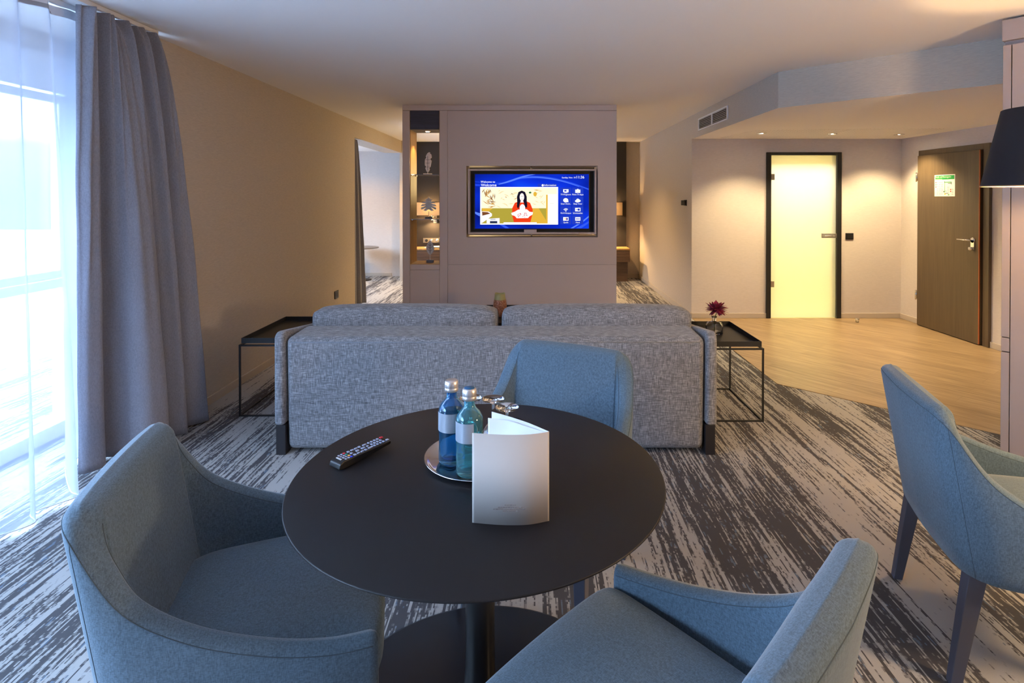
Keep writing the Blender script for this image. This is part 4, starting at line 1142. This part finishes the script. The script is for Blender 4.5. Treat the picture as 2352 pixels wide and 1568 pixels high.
# floor lamp by the wardrobe
NAVY = mat('navy_lamp_shade', srgb(26, 27, 36), .85); CREAMIN = mat('shade_lining', (.75, .62, .5, 1), .8)
lx, ly = 2.325, 2.50
lp = thing('floor_lamp', 'floor lamp with a dark navy conical shade at the right edge', 'lamp', (lx, ly, 0))
bm = newbm(); lathe(bm, [(.252, 1.545), (.178, 1.895)], 64); s = obj('lamp_shade', bm, NAVY, lp, recalc=False)
bm = newbm(); lathe(bm, [(.2495, 1.546), (.1755, 1.894)], 64); obj('shade_lining', bm, CREAMIN, s, recalc=False)
bm = newbm(); lathe(bm, [(.2495, 1.5445), (.2525, 1.5445), (.2525, 1.549), (.2495, 1.549), (.2495, 1.5445)], 64); obj('shade_rim', bm, mat('rim_brass', srgb(150, 120, 90), .4), s)
bm = newbm(); tube(bm, [(0, 0, .02), (0, 0, 1.70)], .011, 12); tube(bm, [(-.18, 0, 1.86), (.18, 0, 1.86)], .003, 6); tube(bm, [(0, 0, 1.7), (0, 0, 1.86)], .004, 6); obj('pole', bm, BLACK, lp)
bm = newbm(); lathe(bm, [(0, 0), (.15, 0), (.15, .015), (.02, .022), (0, .022)], 40); obj('base', bm, BLACK, lp)
bm = newbm(); bmesh.ops.create_uvsphere(bm, u_segments=16, v_segments=10, radius=.03, matrix=Matrix.Translation((0, 0, 1.69))); obj('bulb', bm, emis('floor_lamp_bulb', (1, .7, .38, 1), 20), lp, smooth=True)

# ------------------------------------------------------------------ small wall things
def plate_y(name, label, cat, x, z, w, h, y, group=None, knob=True):
    o = thing(name, label, cat, (x, y, z), group=group)
    pbox('cover_plate', BLACKP, o, -w/2, w/2, -.010, -.0005, -h/2, h/2, bevel=.002)
    pbox('rocker', BLACK, o, -w/2+.016, w/2-.016, -.014, -.0095, -h/2+.014, h/2-.014, bevel=.002)
plate_y('light_switch', 'black light switch on the wall right of the frosted glass door', 'light switch', 3.893, .965+.045, .096, .078, YE)
o = thing('wall_socket', 'black power socket low on the left wall', 'socket', (XL, 6.62, .335))
pbox('cover_plate', BLACKP, o, .0005, .011, -.06, .06, -.045, .045, bevel=.002)
bm = newbm(); lathe(bm, [(.031, .011), (.026, .0135), (.022, .0118), (.020, .010), (0, .010)], 24, M=Matrix.Rotation(R(90), 4, 'Y')); obj('socket_well', bm, BLACK, o)
o = thing('thermostat', 'black room thermostat on the side wall before the entrance corner', 'thermostat', (XR, 7.12, 1.418))
pbox('cover_plate', BLACKP, o, -.012, 0, -.05, .05, -.038, .038, bevel=.002)
pbox('dial_housing', BLACK, o, -.050, -.0115, -.042, .042, -.032, .032, bevel=.003)
# door stopper
bm = newbm(); lathe(bm, [(0, .0), (.018, 0), (.018, .028), (.024, .032), (.024, .040), (.014, .046), (0, .046)], 24)
o = obj('door_stopper', bm, CHROME, loc=(3.86, 6.62, .0045)); tag(o, 'small round metal door stopper on the wooden floor by the entrance wall', 'door stopper')
# ventilation grille on the bulkhead side
va, vb, vz0, vz1 = 5.60, 6.60, 2.268, 2.408
va, vb = 5.58, 6.56
o = thing('ventilation_grille', 'white slatted ventilation grille high on the right wall', 'vent', (XR, (va+vb)/2, vz0))
w = (vb-va)/2; h = vz1-vz0
bm = newbm(); t = .026
box(bm, -.012, -.0005, -w, w, 0, t*.6); box(bm, -.012, -.0005, -w, w, h-t*.6, h); box(bm, -.012, -.0005, -w, -w+t, t*.6, h-t*.6); box(bm, -.012, -.0005, w-t, w, t*.6, h-t*.6); box(bm, -.012, -.0005, -.014, .014, t*.6, h-t*.6)
obj('frame', bm, WHITE, o, bevel=.001)
pbox('duct_back', BLACK, o, -.003, -.0008, -w+t, w-t, t*.6, h-t*.6)
for sd in (-1, 1):
    for k in range(6):
        z = t*.6+.012+k*(h-2*t*.6)/6
        bm = newbm(); M = Matrix.Translation((-.008, 0, z)) @ Matrix.Rotation(R(-8), 4, 'Y')
        a, b = (-w+t+.001, -.015) if sd < 0 else (.015, w-t-.001); box(bm, -.006, .006, a, b, -.0012, .0012, 0, M); obj('slat', bm, WHITE, o)
# recessed downlights of the entrance
DL = [(2.555, 6.23), (3.37, 6.28), (4.16, 6.34)]
spotglow = emis('downlight_glow', (1, .82, .55, 1), 40)
for i, (x, y) in enumerate(DL):
    o = thing('downlight', 'recessed downlight in the entrance ceiling, ' + ['nearest the ventilation grille', 'the middle one of the row', 'nearest the wooden door'][i], 'downlight', (x, y, ZS), group='recessed downlights over the entrance')
    bm = newbm(); lathe(bm, [(.040, -.001), (.055, -.001), (.055, -.006), (.042, -.008), (.034, -.003), (.034, -.0005)], 32); obj('ring', bm, CHROME, o)
    bm = newbm(); lathe(bm, [(0, -.0015), (.034, -.0015), (.034, -.0005), (0, -.0005)], 24); obj('lens', bm, spotglow, o)
# perforated access panels around the downlights
PERF = mat('perforated_panel', srgb(222, 217, 208), .9); _n = N(PERF)
_vo = _n.node('ShaderNodeTexVoronoi'); _vo.inputs['Randomness'].default_value = 0; _vo.inputs['Scale'].default_value = 1; _n.link(_n.mapping(_n.pos(), (26, 26, 0)), _vo.inputs['Vector'])
_n.col(_n.ramp(_vo.outputs['Distance'], [(.16, srgb(190, 184, 174)), (.20, srgb(240, 236, 232))]))
bm = newbm()
prism(bm, [(2.25, 6.70), (2.38, 5.95), (3.33, 5.86), (3.40, 6.70)], ZS-.0012, ZS-.0001)
prism(bm, [(3.406, 6.70), (3.336, 5.86), (4.3, 5.80), (4.42, 6.70)], ZS-.0012, ZS-.0001)
struct('trim_1', bm, PERF)

# ------------------------------------------------------------------ lights
def light(name, kind, loc, energy, col, rot=(0, 0, 0), **kw):
    l = D.lights.new(name, kind); l.energy = energy; l.color = col
    for k, v in kw.items(): setattr(l, k, v)
    o = D.objects.new(name, l); C.objects.link(o); o.location = loc; o.rotation_euler = rot
    return o
WA = (1, .63, .27); WB = (1, .72, .42)
for i, (x, y) in enumerate(DL):
    light('entrance_spot', 'SPOT', (x, y, ZS-.012), 50, (1, .75, .40), spot_size=R(115), spot_blend=.6, shadow_soft_size=.03)
light('entrance_spot', 'SPOT', (3.75, 4.1, ZS-.012), 45, (1, .72, .38), spot_size=R(110), spot_blend=.6, shadow_soft_size=.03)  # extra spot added in the unseen part of the soffit, no fixture
light('bathroom_lamp', 'AREA', (3.4, 7.08, 2.26), 27, (1, .95, .84), shape='RECTANGLE', size=1.1, size_y=.25)
light('niche_lamp', 'SPOT', ((nx0+nx1)/2, YT+.17, 2.214), 16, WA, spot_size=R(100), spot_blend=.5, shadow_soft_size=.02)
for x, s in ((-1.86, .065), (1.385, -.135)):
    light('reading_lamp', 'SPOT', (x+s, YB-.13-.11, 1.075), 14 if x < 0 else 38, WA, spot_size=R(150), spot_blend=.5, shadow_soft_size=.02)
    light('shade_lamp', 'POINT', (x, YB-.13-.07, 1.28), 7, WA, shadow_soft_size=.03)
light('bedroom_fill', 'POINT', (-.85, 8.5, 1.75), 16, (1, .70, .30), shadow_soft_size=.3)  # fill added behind the divider to warm the bedroom ceiling and walls
# bedroom ceiling downlights
for x, y in ((-.2, 8.1), (.7, 8.6), (-1.9, 9.0)):
    light('bedroom_spot', 'SPOT', (x, y, HC-.01), 60, WA, spot_size=R(120), spot_blend=.6, shadow_soft_size=.04)
light('bay_fill', 'SPOT', (-3.1, 9.5, 2.33), 40, WB, spot_size=R(140), spot_blend=.7, shadow_soft_size=.05)  # fill added under the bay ceiling to brighten the bay wall
light('floor_lamp_light', 'POINT', (lx, ly, 1.61), 14, WA, shadow_soft_size=.04)
# warm fill added out of view at the right, no lamp modelled
light('side_fill_light', 'POINT', (2.65, .75, 1.35), 62, (1, .68, .36), shadow_soft_size=.16)
# window portals (they only guide the sky's light)
for loc, rot, sx, sy in (((XW-.12, 1.275, 1.19), (0, R(-90), 0), 2.3, 4.7), ((-4.56, 8.4, 1.45), (0, R(-90), 0), 1.1, 2.2)):
    p = light('window_portal', 'AREA', loc, 1, (1, 1, 1), rot, shape='RECTANGLE', size=sx, size_y=sy); p.data.cycles.is_portal = True

# sky
w = D.worlds.new('overcast_sky'); bpy.context.scene.world = w; w.use_nodes = True; t = w.node_tree; t.nodes.clear()
_o = t.nodes.new('ShaderNodeOutputWorld'); bg = t.nodes.new('ShaderNodeBackground'); tc_ = t.nodes.new('ShaderNodeTexCoord'); sep = t.nodes.new('ShaderNodeSeparateXYZ'); rp = t.nodes.new('ShaderNodeValToRGB')
t.links.new(tc_.outputs['Generated'], sep.inputs[0]); t.links.new(sep.outputs[2], rp.inputs[0])
cr = rp.color_ramp; cr.elements[0].position = 0; cr.elements[0].position = .0; cr.elements[0].color = (.030, .042, .060, 1); cr.elements[1].position = .07; cr.elements[1].color = (.045, .060, .085, 1); e_ = cr.elements.new(.19); e_.color = (.46, .68, 1, 1)
t.links.new(rp.outputs[0], bg.inputs[0]); bg.inputs[1].default_value = 12.5; t.links.new(bg.outputs[0], _o.inputs[0])

# ------------------------------------------------------------------ camera
cam = D.cameras.new('camera'); co = D.objects.new('camera', cam); C.objects.link(co)
co.location = (0, 0, 1.5); co.rotation_euler = (R(89.5), 0, 0)
cam.sensor_width = 36; cam.lens = 1282*36/2352
cam.shift_x = -(1223-1176)/2352; cam.shift_y = (462-784)/2352
cam.clip_start = .02
S = bpy.context.scene; S.camera = co
S.view_settings.view_transform = 'Standard'; S.view_settings.look = 'None'; S.view_settings.gamma = 1
S.view_settings.exposure = 1.3
S.view_settings.use_curve_mapping = False
S.cycles.use_denoising = True
S.cycles.max_bounces = 10; S.cycles.diffuse_bounces = 5; S.cycles.transmission_bounces = 10; S.cycles.transparent_max_bounces = 12
S.cycles.sample_clamp_indirect = 6
S.cycles.caustics_refractive = False; S.cycles.caustics_reflective = False
